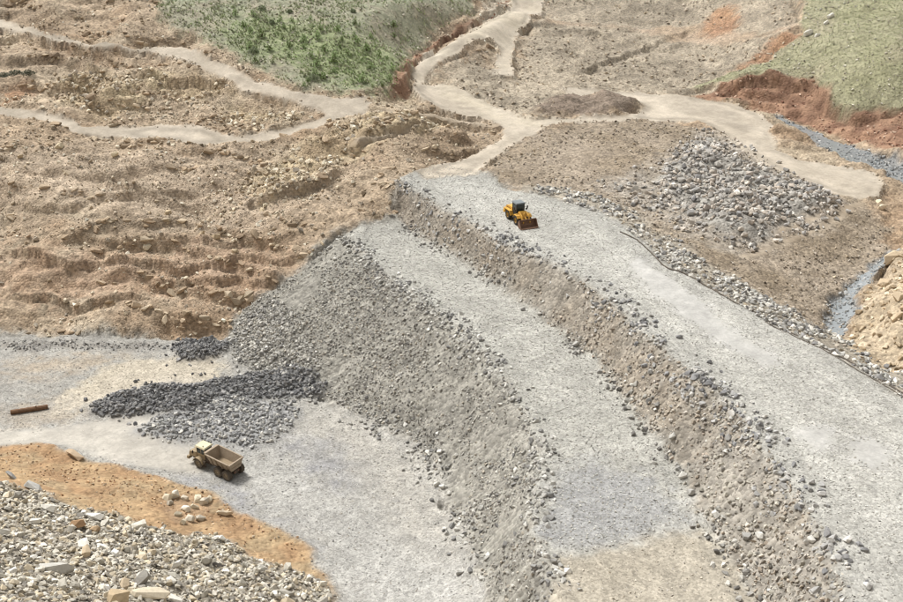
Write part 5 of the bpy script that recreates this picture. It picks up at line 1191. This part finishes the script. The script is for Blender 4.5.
for (x, y, z) in PLACES['toe_rocks']:
    rock(x, y, RNG.uniform(.8, 1.25), 'd2d0c6', 'whitish rock rolled to the foot of the lower embankment slope', 'white rocks at the embankment foot', 'rock', .75, None, .2, .15)
for (x, y, z) in PLACES['hill_rocks']:
    rock(x, y, RNG.uniform(1.1, 2.0), random.choice(['c8b690', 'bda67e', 'd2c4a4']), 'tan boulder lying loose on the cut hillside', 'boulders on the cut hillside', 'rock', RNG.uniform(.6, .9), None, .2, .25, name='boulder', cat='boulder')
wl_ = ['largest white rock on the right grassy hillside', 'small white rock right beside the largest one on the grass', 'upper of two pale flat rocks high on the right grass', 'lower of two pale flat rocks high on the right grass']
for (x, y, z), lb, s in zip(PLACES['white_rocks'], wl_, (2.6, 1.6, 1.9, 1.6)):
    rock(x, y, s, 'e6e2d6', lb, None, 'rock', .5, .2, .1, .2)
ml_ = ['yellow boulder at the top of the rocky mound by the stream head', 'yellow boulder at the right frame edge on the rocky mound', 'yellow boulder on the stream side of the rocky mound', 'lowest yellow boulder on the rocky mound', 'tan boulder beside the end of the right haul road', 'tan boulder just below the one at the end of the right haul road']
for (x, y, z), s, lb in zip(PLACES['mound_rocks'], (3.2, 2.8, 2.4, 2.2, 2.0, 1.8), ml_):
    rock(x, y, s, random.choice(['ccb48e', 'bea682', 'd4bf9c']), lb, None, 'rock', .7, None, .2, .35, name='boulder', cat='boulder')

# ================================================================= bushes
def make_bush(x, y, w, h, cols, label, group=None, seed=0, n=420):
    z = float(height(np.array([x]), np.array([y]))[0])
    t = thing('bush', label, 'bush', (x, y, z), 0, group)
    r = random.Random(seed); bm = NB()
    tips = []
    for k in range(7):
        a = r.uniform(0, 6.28); q = Vector((math.cos(a)*w*r.uniform(.1, .4), math.sin(a)*w*r.uniform(.1, .4), h*r.uniform(.5, .9)))
        add_bar(bm, (0, 0, -.1), q, .05, 5, .02); tips.append(q)
    part('stem', bm, P_TWIG, t)
    V, F, C = [], [], []
    for k in range(n):
        while True:
            p = Vector((r.uniform(-1, 1), r.uniform(-1, 1), r.uniform(0, 1)))
            if p.x**2+p.y**2+p.z**2 < 1: break
        if r.random() < .25 and p.length < .5: continue
        p = Vector((p.x*w*.5, p.y*w*.5, .08+p.z*h))
        u = Vector((r.gauss(0, 1), r.gauss(0, 1), r.gauss(0, .6))).normalized(); v = u.orthogonal()
        s = r.uniform(.07, .18)
        i = len(V); V += [p-u*s, p+v*s*.5, p+u*s, p-v*s*.5]; F.append((i, i+1, i+2, i+3))
        c = rgb(r.choice(cols))*r.uniform(.75, 1.2); C += [c]*4
    o = mesh_np('foliage', np.array([q[:] for q in V]), np.array(F), M_GRASS, np.array(C), smooth=False)
    o.parent = t
    return t
for k, (x, y, z) in enumerate(PLACES['dry_shrub']):
    make_bush(x, y, 3.2, 1.0, ['6a7058', '5c6450', '787a62'], 'low dark grey green bush on the stony hillside at the left edge', 'bushes at the left edge', 40+k)
for k, (x, y, z) in enumerate(PLACES['field_bush']):
    make_bush(x, y, 2.3 if k % 2 else 1.4, 1.3 if k % 2 else .9, ['8a9c68', '7e905e', '96a474', '88906c'], f"{'large' if k % 2 else 'small'} dark green bush {'high up' if y > 255 else ('midway' if y > 235 else 'low down')} in the {'left' if x < -38 else 'right'} half of the grassy field", 'bushes in the grassy field', 60+k)
# young bushes standing in loose rows in the field: three built, the rest copies of them
ROWB = [make_bush(*PLACES['row_bush'][k][:2], 1.5, 1.6, ['94b45c', '86a650', 'a2c06c', '7c9c4a'], 'x', None, 80+k, 170) for k in range(3)]
def dup(root, loc, rz, s):
    r = root.copy(); COL.objects.link(r); r.location = loc; r.rotation_euler = (0, 0, rz); r.scale = (s, s, s)
    for ch in root.children:
        c = ch.copy(); COL.objects.link(c); c.parent = r
    return r
for k, (x, y, z) in enumerate(PLACES['row_bush']):
    zz = float(height(np.array([x]), np.array([y]))[0])
    b = ROWB[k] if k < 3 else dup(ROWB[k % 3], (x, y, zz), RNG.uniform(0, 6.28), RNG.uniform(.6, 1.25))
    px = 'left' if x < -52 else ('right' if x > -32 else 'middle'); py = 'top' if y > 250 else ('bottom' if y < 232 else 'centre')
    tag(b, f'young bright green bush in the loose rows at the {py} {px} of the grassy field', 'bush', f'young bushes in rows, {py} {px} of the field')
print('rocks as objects', NROCK[0])
